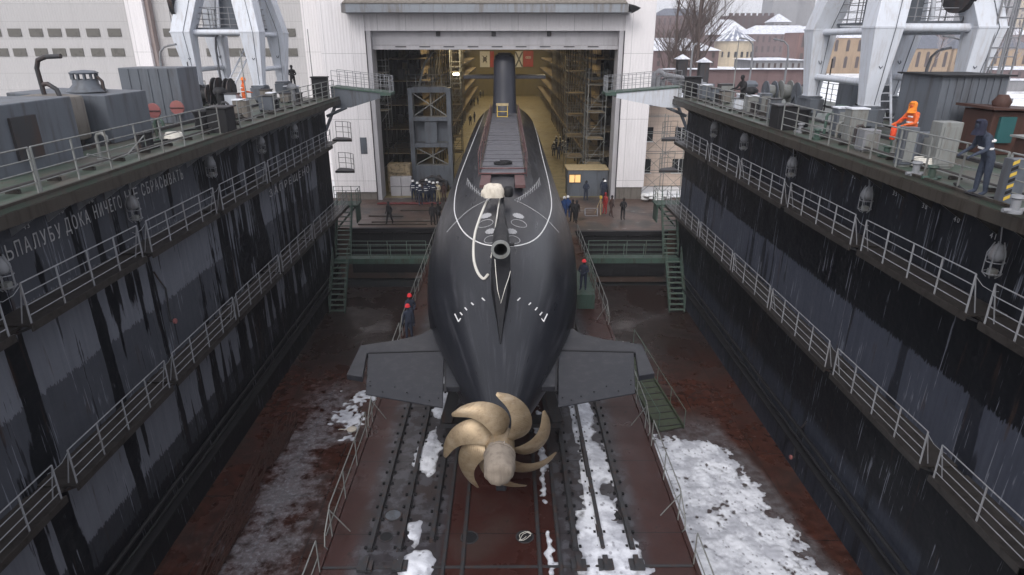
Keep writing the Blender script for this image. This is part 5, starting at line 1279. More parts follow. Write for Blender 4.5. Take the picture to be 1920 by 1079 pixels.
# hose reel / cables on right deck
m = MB(); a = [dk(px, py, DK+.04) for px, py in ((1790, 345), (1812, 362), (1845, 372), (1872, 372), (1892, 366), (1906, 345))]; m.tube(a, .035, 6); tag(m.build('black_hose', M['black']), 'black hose lying on the green deck at the feet of the man in navy', 'hose', 'hoses on the decks')
m = MB(); q = dk(1640, 250); m.tube([(q.x-.9, q.y+.2, DK+1.1), (q.x-.2, q.y, DK+.9), (q.x+.1, q.y-.3, DK+.35), (q.x+.5, q.y-.5, DK+.2), (q.x+1.2, q.y-.3, DK+.5)], .04, 6); tag(m.build('black_hose', M['black']), 'black hose slung over the grey cabinets by the inner crane leg', 'hose', 'hoses on the decks')
for i, (px, py) in enumerate(((1660, 296), (1715, 330), (1745, 338), (1900, 400), (1530, 262), (1500, 250))):
    q = dk(px, py); m = MB(); m.lathe([(.16, DK), (.16, DK+.05), (.09, DK+.07), (.09, DK+.3), (.14, DK+.33), (.12, DK+.38)], (q.x, q.y, 0), 14); m.tube([(q.x-.25, q.y, DK+.06), (q.x+.25, q.y, DK+.06)], .05, 6)
    tag(m.build('deck_valve', M['green'] if i % 2 == 0 else M['rail_pale']), ['green deck valve under the low pale box', 'pale deck valve at the right railing, left of the man in navy', 'green deck valve beside the pale one near the man in navy', 'pale deck valve at the right picture edge', 'green deck valve below the narrow grey cabinet', 'pale deck valve next to the black fairlead'][i], 'valve', 'small valves on the right deck')
# small clutter along the decks: bollard pairs and vents
def bitts(x, y, lab):
    t_ = thing('mooring_bitts', lab, 'bollard', (x, y, DK), 'mooring bollards on the decks')
    m = MB(); m.box(x-.2, x+.2, y-.5, y+.5, DK+.003, DK+.08); m.build('base', M['dark_steel'], t_)
    for dy in (-.28, .28): m = MB(); m.lathe([(.12, DK+.08), (.12, DK+.5), (.16, DK+.54), (.14, DK+.6), (.02, DK+.61)], (x, y+dy, 0), 14); m.build('post', M['dark_steel'], t_)
for x, y, lab in ((-12.2, 35, 'double bollard beside the left railing near the crane'), (-12.3, 39.5, 'double bollard on the left deck close to the hangar end'), (-12.2, 22, 'double bollard on the left deck between tank and railing'), (12.4, 33, 'double bollard on the right deck past the reels'), (12.4, 39, 'double bollard at the far end of the right deck'), (12.6, 30.2, 'double bollard on the right deck beyond the black fairlead')): bitts(x, y, lab)
def vent(x, y, h, r, mat, lab):
    t_ = thing('mushroom_vent', lab, 'vent', (x, y, DK), 'mushroom vents on the decks')
    m = MB(); m.lathe([(r*.6, DK), (r*.6, DK+h*.75)], (x, y, 0), 14); m.build('stem', M[mat], t_)
    m = MB(); m.lathe([(r, DK+h*.72), (r*1.05, DK+h*.85), (r*.6, DK+h), (.02, DK+h+.02)], (x, y, 0), 16); m.build('cap', M[mat], t_)
for x, y, h, r, mt, lab in ((-13.6, 33.5, .9, .3, 'gray_steel', 'grey mushroom vent near the orange-clad man, left deck'), (-15.5, 36.2, 1.1, .35, 'black', 'black mushroom vent in front of the left crane'), (-13.2, 41.2, 1.0, .3, 'rail_pale', 'pale mushroom vent at the far left deck end'), (13.4, 36.5, 1.1, .35, 'black', 'black mushroom vent at the far part of the right deck'), (14.8, 40.5, 1.2, .4, 'gray_steel', 'grey mushroom vent at the hangar end of the right deck'), (16.2, 35.5, 1.1, .35, 'rail_gray', 'pale grey vent behind the dark-clad man, right deck'), (12.9, 24.8, .8, .22, 'rail_gray', 'small vent beside the cabinets, right deck'), (13.6, 26.8, 1.0, .28, 'green', 'green vent beside the fairlead, right deck')): vent(x, y, h, r, mt, lab)
random.seed(21)
for i in range(16):
    s = -1 if i < 7 else 1; x = s*random.uniform(12.2, 13.8); y = (31+i*1.7) if s < 0 else (30.5+(i-7)*1.4); h = random.uniform(.5, 1.0); w = random.uniform(.4, .8)
    t_ = thing('deck_box', '%s box of the %s deck clutter row, counted from the camera' % (ordinal[i if s < 0 else i-7], 'left' if s < 0 else 'right'), 'box', (x, y, DK), 'small boxes standing on the decks')
    mt = random.choice(['gray_steel', 'rail_gray', 'dark_steel', 'concrete', 'white_steel']); m = MB(); m.box(x-w/2, x+w/2, y, y+.5, DK+.08, DK+h); m.build('body', M[mt], t_, bevel=.02)
    m = MB(); m.box(x-w/2-.03, x+w/2+.03, y-.03, y+.53, DK+h+.003, DK+h+.05); m.build('lid', M['snow' if i % 3 == 0 else 'dark_steel'], t_)
    m = MB(); m.box(x-w/2+.03, x-w/2+.1, y+.05, y+.45, DK+.002, DK+.078); m.box(x+w/2-.1, x+w/2-.03, y+.05, y+.45, DK+.002, DK+.078); m.build('skids', M['black'], t_)
# pipe runs, stands, rope coils, hoses
random.seed(44)
for i in range(9):
    s = 1 if i < 6 else -1; x = s*random.uniform(12.1, 13.3); y = 21+i*1.05 if s > 0 else 20+(i-6)*4.2; h = random.uniform(.5, .95)
    m = MB(); m.tube([(x, y, DK), (x, y, DK+h), (x+.06, y, DK+h+.1), (x+.2, y, DK+h+.12), (x+.3, y, DK+h+.02), (x+.3, y, DK+h-.15)], .055, 8); m.lathe([(.12, DK), (.12, DK+.04), (.06, DK+.05)], (x, y, 0), 10)
    tag(m.build('vent_pipe', M[['rail_gray', 'green', 'dark_steel'][i % 3]]), '%s small hooked vent pipe from the camera near the %s railing' % (ordinal[i if s > 0 else i-6], 'right' if s > 0 else 'left'), 'pipe', 'small hooked vent pipes on the decks')
for i, (x, y, lab) in enumerate(((-12.6, 31.2, 'coil of pale rope on the left deck past the black fairlead'), (-12.4, 24.4, 'coil of pale rope on the left deck before the black fairlead'), (12.3, 31.6, 'coil of pale rope on the right deck past the fairlead'), (12.1, 18.6, 'coil of pale rope near the railing behind the man in navy'))):
    m = MB(); m.tube([(x+(.34-.02*(k//12)+.0)*math.cos(k*math.pi/6), y+(.34-.02*(k//12))*math.sin(k*math.pi/6), DK+.04+.045*(k/12)) for k in range(60)], .03, 5); tag(m.build('rope_coil', M['rope' if i % 2 else 'plank']), lab.replace('pale', 'pale' if i % 2 else 'dark'), 'rope', 'rope coils on the decks')
for s, nm in ((-1, 'left'), (1, 'right')):
    m = MB(); m.tube([(s*11.75, 3, DK+.16), (s*11.75, 42, DK+.16)], .05, 8); m.tube([(s*11.95, 3, DK+.12), (s*11.95, 41, DK+.12)], .035, 8)
    for k in range(26): m.box(s*11.68, s*12.02, 3.2+k*1.5, 3.28+k*1.5, DK+.004, DK+.1)
    tag(m.build('deck_pipeline', M['plank']), 'twin thin pipes running along the %s deck just inside the railing' % nm, 'pipeline', 'twin pipes along the decks')
for i, pts in enumerate(([(12.4, 26.2), (12.9, 25.2), (12.4, 24.0), (13.1, 23.2), (12.5, 22.3), (12.2, 21.0), (12.7, 20.2)], [(-12.3, 29.5), (-12.9, 28.6), (-12.5, 27.9), (-13.1, 26.4), (-12.4, 25.0), (-12.7, 23.4)], [(12.2, 34.5), (12.8, 33.2), (13.2, 34.6), (12.6, 36.2), (13.3, 37.8)])):
    m = MB(); m.tube([(p[0], p[1], DK+.04) for p in smooth_px(pts, 6)], .035, 6); tag(m.build('black_hose', M['black']), ['black hose winding between the cabinets of the right deck', 'black hose winding over the left deck near the fairlead', 'black hose curled on the far right deck'][i], 'hose', 'hoses on the decks')
# slim masts with ladders at the right
def lattice(px, Y, w, h, lab):
    q = at_Y(px, 200, Y); x = q.x; t_ = thing('lattice_mast', lab, 'mast', (x, Y, DK), 'white lattice masts on the right deck')
    m = MB()
    for dx in (-w/2, w/2):
        for dy in (0, w): m.tube([(x+dx, Y+dy, DK), (x+dx*.8, Y+dy*.9, DK+h)], .035, 6)
    m.build('legs', M['rail_pale'], t_); m = MB(); z = DK+.4
    while z < DK+h: m.tube([(x-w/2, Y, z), (x+w/2, Y, z)], .018, 5); m.tube([(x+w/2, Y, z), (x+w/2, Y+w, z)], .018, 5); z += .35
    m.build('rungs', M['rail_pale'], t_)
lattice(1842, 25.5, .55, 6.5, 'white ladder mast right of the outer crane leg'); lattice(1868, 26.6, .5, 6.5, 'second white ladder mast further right')
m = MB(); q = at_Y(1840, 210, 25); m.box(q.x-1, q.x+1.1, 25, 26.6, DK+1.25, DK+1.4); m.box(q.x-.05, q.x+.05, 25.4, 25.5, DK, DK+1.25); m.tube([(q.x+.9, 25.2, DK), (q.x+.9, 25.2, DK+1.25)], .05, 6); tag(m.build('mast_platform', M['rail_pale']), 'small pale platform at the foot of the ladder masts', 'platform')
for px, py, h, lab in ((1372, 250-60, 3.6, 'thin grey pole by the railing at the far right deck'), (1544, 212, 2.6, 'thin black pole left of the inner far crane leg'), (467, 217, 3.0, 'thin grey pole behind the man in orange, left deck'), (588, 165, 4.3, 'thin grey pole near the hangar end of the left deck'), (366, 205, 2.4, 'thin black pole behind the ribbed cabinet')):
    q = dk(px, py); m = MB(); m.lathe([(.12, DK), (.12, DK+.03), (.04, DK+.05), (.03, DK+h), (.01, DK+h+.02)], (q.x, q.y, 0), 8); tag(m.build('thin_pole', M['rail_gray' if 'grey' in lab else 'black']), lab, 'pole', 'thin poles on the decks')
# ================================================================ PEOPLE
def fab(name, col): 
    if name not in M: M[name] = mk(name, col, .9, dirt=tuple(c*.5 for c in col), amt=.6, var=.2, sc=4, streak=False, bump=.6 if 'cloth' in name else 0)
    return M[name]
fab('skin', (.45, .26, .19)); fab('boot', (.02, .018, .016)); fab('cloth_dark', (.022, .021, .023)); fab('cloth_navy', (.03, .037, .06)); fab('cloth_gray', (.04, .05, .075))
fab('cloth_orange', (.62, .12, .03)); fab('cloth_red', (.26, .03, .03)); fab('cloth_blue', (.03, .07, .2)); fab('cloth_tan', (.4, .34, .22)); fab('cloth_brown', (.06, .035, .03)); fab('helmet_white', (.75, .75, .75)); fab('helmet_red', (.7, .04, .05)); fab('helmet_orange', (.85, .2, .03)); fab('hair', (.03, .022, .018)); fab('hood_orange', (.8, .24, .03))
pose_cache = {}
def body_mesh(pose, detail):
    key = (pose, detail)
    if key in pose_cache: return pose_cache[key]
    V = []; E = []; RR = []
    def v(p, r, par=None):
        V.append(p); RR.append(r if isinstance(r, tuple) else (r, r)); i = len(V)-1
        if par is not None: E.append((par, i))
        return i
    lean = {'stand': 0, 'lean': .22, 'bend': .5, 'walk': .04, 'hold': .05, 'crossed': 0}[pose]
    def L(x, y, z): return (x, y+lean*max(0, z-.95), z)
    pel = v(L(0, 0, .96), (.17, .13)); sp = v(L(0, 0, 1.13), (.165, .125), pel); ch = v(L(0, .01, 1.34), (.2, .14), sp); nb = v(L(0, 0, 1.47), (.085, .08), ch)
    hd0 = v(L(0, .01, 1.56), (.07, .075), nb); hd = v(L(0, .03, 1.65), (.088, .105), hd0); v(L(0, .02, 1.74), (.06, .07), hd)
    stride = {'walk': .22}.get(pose, .04)
    for s in (-1, 1):
        hp = v((s*.1, 0, .9), (.105, .105), pel); kn = v((s*.12, .02+s*stride*.5, .5), (.075, .08), hp); an = v((s*.13, s*stride-.0, .1), (.052, .055), kn); v((s*.15, s*stride+.16, .045), (.045, .035), an)
    arms = {'stand': ((.25, -.02, 1.13), (.27, .05, .88)), 'lean': ((.27, .2, 1.14), (.2, .52, 1.1)), 'bend': ((.27, .15, 1.14), (.22, .42, 1.02)), 'walk': ((.26, -.06, 1.14), (.25, .08, .92)), 'hold': ((.27, .03, 1.14), (.12, .27, 1.1)), 'crossed': ((.27, .02, 1.15), (.02, .2, 1.18))}[pose]
    for s in (-1, 1):
        sh = v(L(s*.17, 0, 1.41), (.085, .085), ch); el = v(L(s*arms[0][0], arms[0][1], arms[0][2]), (.058, .058), sh)
        w = L(s*arms[1][0], arms[1][1], arms[1][2]); wr = v(w, (.04, .04), el)
        d = Vector(w)-Vector(V[el]); d.normalize(); side = Vector((0, 0, 1)).cross(d)
        if side.length < .1: side = Vector((0, 1, 0))
        side.normalize(); pm = Vector(w)+d*.06; p1 = v(tuple(pm), (.038, .028), wr)
        if detail:
            for k, (o_, ln) in enumerate(((-.03, .07), (-.01, .085), (.01, .08), (.03, .06))):
                a = pm+d*.04+side*o_; b = a+d*ln*.5; c_ = b+d*ln*.3+Vector((0, 0, -.03)); i0 = v(tuple(a), (.011, .011), p1); i1 = v(tuple(b), (.01, .01), i0); v(tuple(c_), (.008, .008), i1)
            a = pm-d*.02+side*-.04*s; i0 = v(tuple(a), (.013, .013), p1); v(tuple(a+d*.05-side*.02*s+Vector((0,0,-.01))), (.01, .01), i0)
        else: v(tuple(pm+d*.07), (.032, .02), p1)
    me = bpy.data.meshes.new('body'); me.from_pydata(V, E, []); o = bpy.data.objects.new('b', me); C.objects.link(o)
    sk = o.modifiers.new('s', 'SKIN'); sk.use_smooth_shade = True
    for i, r in enumerate(RR): me.skin_vertices[0].data[i].radius = r
    me.skin_vertices[0].data[0].use_root = True
    sb = o.modifiers.new('u', 'SUBSURF'); sb.levels = 2 if detail else 1
    dg = bpy.context.evaluated_depsgraph_get(); out = bpy.data.meshes.new_from_object(o.evaluated_get(dg)); bpy.data.objects.remove(o)
    hands = [Vector(V[i]) for i in range(len(V)) if 0]
    zs = []
    for f in out.polygons:
        c_ = f.center; k = 0      # 0 jacket 1 trousers 2 boots 3 skin
        if c_.z < .12: k = 2
        elif c_.z < .86 and abs(c_.x) < .235: k = 1
        elif c_.z > 1.5: k = 3
        for s in (-1, 1):
            w = Vector(L(s*arms[1][0], arms[1][1], arms[1][2])); e = Vector(L(s*arms[0][0], arms[0][1], arms[0][2]))
            if (c_-w).dot((w-e).normalized()) > .0 and (c_-w).length < .24 and c_.z > .7: k = 3
        f.material_index = k; f.use_smooth = True
    # nose and brow are pulled out of the face
    for vv in out.vertices:
        if vv.co.z > 1.6 and vv.co.z < 1.66:
            c0 = L(0, .03, 1.63); 
            if abs(vv.co.x) < .02 and vv.co.y > c0[1]+.07: vv.co.y += .022
    out.update(); pose_cache[key] = out; return out
def person(x, y, z, face, jacket, trousers, lab, pose='stand', head='helmet_white', grp='people around the hangar gate', detail=False, sc=1.0, gloves=None, vest=False, skirt=None):
    base = body_mesh(pose, detail).copy(); base.materials.clear()
    for k in (jacket, trousers, 'boot', gloves or 'skin'): base.materials.append(M[k])
    o = bpy.data.objects.new('person', base); C.objects.link(o); o.location = (x, y, z); o.rotation_euler.z = face; o.scale = (sc, sc, sc)
    tag(o, lab, 'person', grp)
    lean = {'stand': 0, 'lean': .22, 'bend': .5, 'walk': .04, 'hold': .05, 'crossed': 0}[pose]
    hy = .02+lean*.72; m = MB(); hz = 1.66
    if gloves and detail:
        pass
    if head.startswith('hood'):
        vs = []; n = 14; ringz = ((-.22, .15), (-.14, .13), (-.05, .125), (.04, .13), (.1, .11), (.14, .06))
        for dz, r in ringz:
            for j in range(n):
                a = 2*math.pi*j/n; open_ = (math.sin(a) > .75 and -.1 < dz < .08); rr = r*(.6 if open_ else 1)
                vs.append((rr*math.cos(a)*.95, hy-.01+rr*math.sin(a)*1.08, hz+dz))
        m.add(vs, [(i*n+j, i*n+(j+1)%n, (i+1)*n+(j+1)%n, (i+1)*n+j) for i in range(len(ringz)-1) for j in range(n)]+[tuple((len(ringz)-1)*n+j for j in range(n))], True); nm = 'hood'
    elif head == 'hair' or head.startswith('cloth'):
        m.lathe([(.098, hz-.03), (.104, hz+.04), (.09, hz+.1), (.04, hz+.135), (.01, hz+.14)], (0, hy-.012, 0), 14); nm = 'hair' if head == 'hair' else 'knit_cap'
    else:
        m.lathe([(.135, hz+.02), (.13, hz+.035), (.118, hz+.04), (.112, hz+.1), (.075, hz+.15), (.01, hz+.165)], (0, hy, 0), 16); nm = 'helmet'
    off = MB(); h = m.build(nm, M[head]); bpy.context.view_layer.update(); h.parent = o
    if detail or vest:
        pass
    if vest:
        m = MB()
        for zz in (1.12, 1.3): m.lathe([(.19, zz), (.195, zz+.02), (.19, zz+.045)], (0, lean*.3, 0), 14)
        m.v = [(vx, vy*.78, vz) for vx, vy, vz in m.v]; b = m.build('reflective_band', M['helmet_white']); b.parent = o
    if detail:
        m = MB()
        for s in (-1, 1): m.lathe([(.012, 0), (.01, .006)], (s*.034, hy+.095, 1.665), 8, 'Y')
        e = m.build('eyes', M['hair']); e.parent = o
    return o
G1 = 'workers on the dock decks'
# near figures
q = dk(1698, 296); person(q.x, q.y, DK, R(110), 'cloth_orange', 'cloth_navy', 'worker in orange jacket and yellow-orange hood by the right deck cabinets', 'lean', 'hood_orange', G1, True, .95, 'cloth_dark', vest=True)
ox, oy = q.x, q.y
m = MB(); m.lathe([(.06, 0), (.085, .03), (.085, .38), (.04, .44), (.03, .5)], (ox-.55, oy+.0, DK+.55), 12); m.tube([(ox-.55, oy, DK+1.04), (ox-.4, oy, DK+1.2), (ox-.2, oy+.05, DK+1.2)], .02, 5); tag(m.build('fire_extinguisher', fab('ext_red', (.75, .08, .03))), 'red extinguisher cylinder hanging beside the worker in the orange hood', 'extinguisher')
q = dk(1835, 368); pn = person(q.x, q.y, DK, R(85), 'cloth_gray', 'cloth_navy', 'man in dark navy winter suit with hood gripping the right deck railing', 'bend', 'hood_navy' if 'hood_navy' in M else fab('hood_navy', (.02, .022, .04)).name and 'hood_navy', G1, True, .98, 'cloth_dark', vest=True)

q = dk(463, 216); person(q.x, q.y, DK, R(-60), 'cloth_orange', 'cloth_orange', 'worker in orange suit and orange helmet on the left deck by the cable reels', 'hold', 'helmet_orange', G1, True, .98, 'skin', vest=True)
q = dk(1390, 208); person(q.x, q.y, DK, R(110), 'cloth_dark', 'cloth_dark', 'man in dark clothes with red gloves on the far right deck', 'lean', 'cloth_dark', G1, True, 1.0, 'cloth_red')
q = dk(551, 170); person(q.x, q.y, DK, R(200), 'cloth_dark', 'cloth_dark', 'dark-clad man standing behind the right leg of the left crane', 'hold', 'cloth_dark', G1)
# two red helmets on the platform
q = at_z(768, 636, 3.6); person(q.x, q.y, 3.6, R(20), 'cloth_navy', 'cloth_navy', 'red-helmeted worker nearer the stern plane on the platform', 'stand', 'helmet_red', 'red-helmeted workers on the platform', True, .98)
q = at_z(772, 615, 3.6); person(q.x-.05, q.y+.1, 3.6, R(-150), 'cloth_navy', 'cloth_dark', 'red-helmeted worker standing just behind the other on the platform', 'hold', 'helmet_red', 'red-helmeted workers on the platform', True, .98)
gb = thing('green_bench', 'green steel work platform box on the slipway right of the hull', 'platform', (4.0, 31, 3.6))
m = MB(); m.box(3.45, 4.6, 31.2, 35.0, 4.35, 4.42); m.box(3.45, 4.6, 31.15, 31.197, 3.62, 4.42)
for y_ in (32.5, 33.8, 34.9): m.box(3.5, 3.58, y_, y_+.08, 3.61, 4.349); m.box(4.45, 4.53, y_, y_+.08, 3.61, 4.349)
m.build('top', M['green'], gb); m = MB(); railing(m, [(4.55, 31.2, 4.42), (4.55, 35, 4.42)], step=.95, r=.018); m.build('railing', M['rail_green'], gb)
person(4.05, 31.9, 4.422, R(160), 'cloth_navy', 'cloth_dark', 'red-helmeted worker on the green box right of the hull', 'hold', 'helmet_red', 'red-helmeted workers on the platform', True, .95)
def pp(px, py, face, jk, tr, lab, pose='stand', head='helmet_white', **k):
    q = at_z(px, py, 3.61); return person(q.x, q.y, 3.612, R(face), jk, tr, lab, pose, head, **k)
pp(731, 421, 150, 'cloth_dark', 'cloth_dark', 'lone dark-clad man walking on the apron below the left gate jamb', 'walk', 'cloth_dark')
pp(812, 424, -20, 'cloth_dark', 'cloth_dark', 'dark-clad man close to the hull on the left, taller of the pair', 'stand', 'cloth_dark')
pp(823, 423, 30, 'cloth_dark', 'cloth_dark', 'man with white bag right beside the hull on the left, right one of the pair', 'hold', 'cloth_dark')
fl = [(776, 376, 'leftmost firefighter in dark suit by the pale panels'), (785, 380, 'second firefighter from left with white helmet'), (789, 386, 'firefighter standing forward, third from left'), (800, 382, 'firefighter in the middle of the row without helmet'), (808, 378, 'firefighter with white helmet turned to the hull'), (814, 380, 'last dark-clad firefighter next to one in pale suit'), (801, 374, 'firefighter half hidden at the back of the row')]
for i, (a, b, lab) in enumerate(fl): pp(a, b, [180, 150, 200, 170, 120, 190, 180][i], 'cloth_navy', 'cloth_navy', lab, ['stand', 'hold', 'crossed'][i % 3], 'helmet_white' if i != 3 else 'hair', vest=True)
pp(822, 379, 170, 'cloth_tan', 'cloth_tan', 'firefighter in pale yellowish suit right of the dark ones', 'hold', 'helmet_white', vest=True)
pp(833, 381, 190, 'cloth_brown', 'cloth_dark', 'man in brown jacket between pale firefighter and hull', 'stand', 'hair')
rt = [(1057, 411, 'cloth_blue', 'left worker of the blue-clad pair by the hull', 'helmet_white'), (1064, 409, 'cloth_blue', 'right worker of the blue-clad pair by the hull', 'helmet_white'), (1073, 417, 'cloth_dark', 'left man of the dark pair at the gangway head', 'cloth_dark'), (1080, 418, 'cloth_dark', 'right man of the dark pair at the gangway head', 'cloth_dark'), (1098, 377, 'cloth_navy', 'man in navy standing before the grey cabin', 'cloth_dark'), (1130, 372, 'cloth_navy', 'man by the right edge of the grey cabin', 'cloth_dark'), (1132, 376, 'cloth_navy', 'man partly hidden behind the one in red jacket', 'helmet_white'), (1134, 402, 'cloth_red', 'man in red jacket by the tripod', 'cloth_red'), (1145, 408, 'cloth_brown', 'man in brown jacket right of the red jacket', 'cloth_dark'), (1167, 413, 'cloth_dark', 'man in black jacket with white shirt front at the right of the apron', 'hair')]
for i, (a, b, jk, lab, hd) in enumerate(rt): pp(a, b, [170, 160, 150, 200, 180, 170, 200, 120, 230, 190][i], jk, 'cloth_dark' if jk != 'cloth_blue' else 'cloth_blue', lab, ['stand', 'hold', 'stand', 'walk', 'hold'][i % 5], hd)
it = [(1038, 294, 1), (1043, 282, 1), (1050, 283, 1), (1055, 291, 1), (1060, 293, 1), (1064, 283, 0), (1056, 281, 0), (1047, 300, 0)]
for i, (a, b, h) in enumerate(it): pp(a, b, i*47, 'cloth_navy', 'cloth_navy', '%s worker from the hull in the group on the yellow hall floor right' % ordinal[i], 'hold' if i % 2 else 'stand', 'helmet_white' if h else 'cloth_dark', grp='workers grouped inside the hangar right of the hull', vest=bool(h))
for i, (a, b) in enumerate(((882, 236), (890, 230), (880, 198), (884, 199), (889, 200), (896, 197), (901, 185), (906, 184))): pp(a, b, i*61, 'cloth_dark', 'cloth_dark', '%s dark figure from the gate on the yellow floor left of the hull' % ordinal[i], 'stand' if i % 2 else 'walk', 'cloth_dark' if i % 3 else 'helmet_white', grp='figures inside the hangar left of the hull')
# tripod by the man in red
q = at_z(1125, 402, 3.6); tp = thing('tripod', 'pale surveying tripod standing on the apron left of the man in red', 'tripod', (q.x, q.y, 3.61))
for k in range(3): a = k*2.09+.5; m = MB(); m.tube([(q.x, q.y, 4.9), (q.x+.45*math.cos(a), q.y+.45*math.sin(a), 3.612)], .025, 5); m.build('leg', M['wood'], tp)
m = MB(); m.box(q.x-.1, q.x+.1, q.y-.1, q.y+.1, 4.9, 5.1); m.build('head', M['yellow'], tp)
q = at_z(1108, 405, 3.6); tr = thing('trestle', 'low pale tube trestle on the apron left of the tripod', 'trestle', (q.x, q.y, 3.61)); m = MB()
for dx in (-.5, .5): m.tube([(q.x+dx, q.y-.3, 3.63), (q.x+dx, q.y, 4.2), (q.x+dx, q.y+.3, 3.63)], .03, 5)
m.tube([(q.x-.5, q.y, 4.2), (q.x+.5, q.y, 4.2)], .03, 5); m.tube([(q.x-.5, q.y-.3, 3.65), (q.x+.5, q.y-.3, 3.65)], .03, 5); m.build('frame', M['rail_pale'], tr)
# ================================================================ BACKGROUND
GZ = 3.55
def bmat(name, col, wx=3.2, wz=3.4, win=(.06, .06, .07)):
    return mk(name, col, .85, dirt=tuple(c*.6 for c in col), amt=.6, sc=.25)
M['fardark'] = bmat('far_dark_brick', (.075, .045, .045)); M['farwin'] = bmat('far_window', (.07, .055, .055)); M['brick'] = bmat('far_brick', (.17, .095, .085)); M['ochre'] = bmat('far_ochre', (.30, .215, .14)); M['plum'] = bmat('far_plum_brick', (.14, .095, .095)); M['fargray'] = bmat('far_gray', (.22, .22, .23)); M['cream'] = bmat('far_cream', (.42, .35, .25)); M['slate'] = bmat('slate_roof', (.12, .13, .16))
def bld(px0, px1, pyt, pyb, Y, mat, lab, depth=14, roof='snow', rise=1.5, rows=2, cols=8, wincol='farwin', arches=False, crenel=False):
    a = at_Y(px0, pyt, Y); b = at_Y(px1, pyb, Y); z1 = a.z; x0, x1 = a.x, b.x
    t_ = thing('far_building', lab, 'building', ((x0+x1)/2, Y, GZ)); m = MB(); m.box(x0, x1, Y, Y+depth, GZ+.01, z1)
    if crenel:
        n = 8; w = (x1-x0)/n
        for i in range(0, n): m.box(x0+w*i, x0+w*i+w*.55, Y, Y+2, z1+.002, z1+w*.38)
    m.build('wall', M[mat], t_)
    if roof:
        m = MB(); e = .5
        v = [(x0-e, Y-e, z1+.003), (x1+e, Y-e, z1+.003), (x1+e, Y+depth+e, z1+.003), (x0-e, Y+depth+e, z1+.003), (x0+depth*.3, Y+depth/2, z1+rise), (x1-depth*.3, Y+depth/2, z1+rise)]
        m.add(v, [(0,1,5,4), (1,2,5), (2,3,4,5), (3,0,4), (3,2,1,0)]); m.build('roof', M[roof], t_)
    zb = max(GZ+1, b.z); w = (x1-x0)/cols; h = (z1-zb)/rows if rows else 1
    for r in range(rows):
        for c_ in range(cols):
            x = x0+w*(c_+.5); z = zb+h*(r+.5); m = MB(); ww = min(w*.17, h*.17, .7); hh = h*.3
            m.box(x-ww, x+ww, Y-.1, Y-.004, z-hh, z+hh)
            if arches: m.prismY([(x+ww*math.cos(k*math.pi/6), z+hh+ww*math.sin(k*math.pi/6)) for k in range(7)], Y-.1, Y-.004)
            m.build('window', M[wincol], t_)
    return t_
bld(1250, 1520, 131, 160, 92, 'plum', 'low red brick yard wall with snowy top beyond the right dock', 1.2, 'snow', .15, 0)
bld(1415, 1512, 114, 140, 135, 'fargray', 'long low grey shed with flat snowy roof behind the reels', 12, 'snow', .4, 1, 9)
bld(1185, 1345, 96, 128, 170, 'plum', 'brown building behind the bare trees next to the hangar', 20, 'snow', 3, 2, 8)
bld(1232, 1318, 30, 95, 380, 'plum', 'dim large brick building behind the bare trees', 20, 'slate', 4, 3, 9)
bld(1328, 1405, 66, 120, 420, 'plum', 'dark brick building with broad snowy roof left of the round house', 30, 'snow', 9, 2, 6)
bld(1405, 1530, 65, 125, 400, 'plum', 'wide plum brick building with snowy roof right of the round house', 25, 'snow', 5, 3, 12)
bld(1368, 1452, 30, 60, 460, 'fardark', 'crenellated dark red brick building on the skyline', 20, None, 0, 1, 8, crenel=True)
bld(1452, 1480, 42, 62, 440, 'fargray', 'small grey house with steep snowy roof beside the crenellated building', 16, 'snow', 5, 1, 3)
bld(1500, 1560, 62, 130, 330, 'brick', 'red brick house with arched windows left of the inner far crane leg', 18, 'snow', 3, 2, 4, arches=True)
bld(1560, 1700, 72, 135, 300, 'ochre', 'ochre brick building with arched windows seen under the right crane', 18, 'snow', 4, 2, 7, arches=True)
bld(1700, 1775, 92, 135, 290, 'ochre', 'lower ochre building with gabled slate roof between crane legs', 18, 'slate', 7, 1, 5, arches=True)
bld(1790, 1925, 92, 128, 300, 'ochre', 'long ochre building with dark windows right of the crane', 18, 'slate', 6, 1, 8, arches=True)
bld(1780, 1930, 66, 90, 340, 'plum', 'brown long building behind the ochre one at the right edge', 20, 'snow', 5, 1, 9)
bld(1850, 1990, 132, 150, 230, 'plum', 'low brown warehouse with snowy roof at the right edge', 14, 'snow', 1, 1, 8)
bld(1720, 1990, 152, 165, 190, 'fargray', 'low snow-topped quay wall at the right edge', 6, 'snow', .4, 0)
bld(1838, 1900, -40, 62, 520, 'fargray', 'pale grey apartment block fading into haze at the right', 20, None, 0, 6, 6)
bld(1885, 1990, 0, 62, 600, 'cream', 'tall pinkish apartment block at the right picture edge', 20, None, 0, 5, 8)
bld(1458, 1492, -60, 45, 620, 'fargray', 'left dark grey tower slab in the haze', 25, None, 0, 0)
bld(1486, 1522, -80, 48, 640, 'fargray', 'right pale grey tower slab in the haze', 25, None, 0, 0)
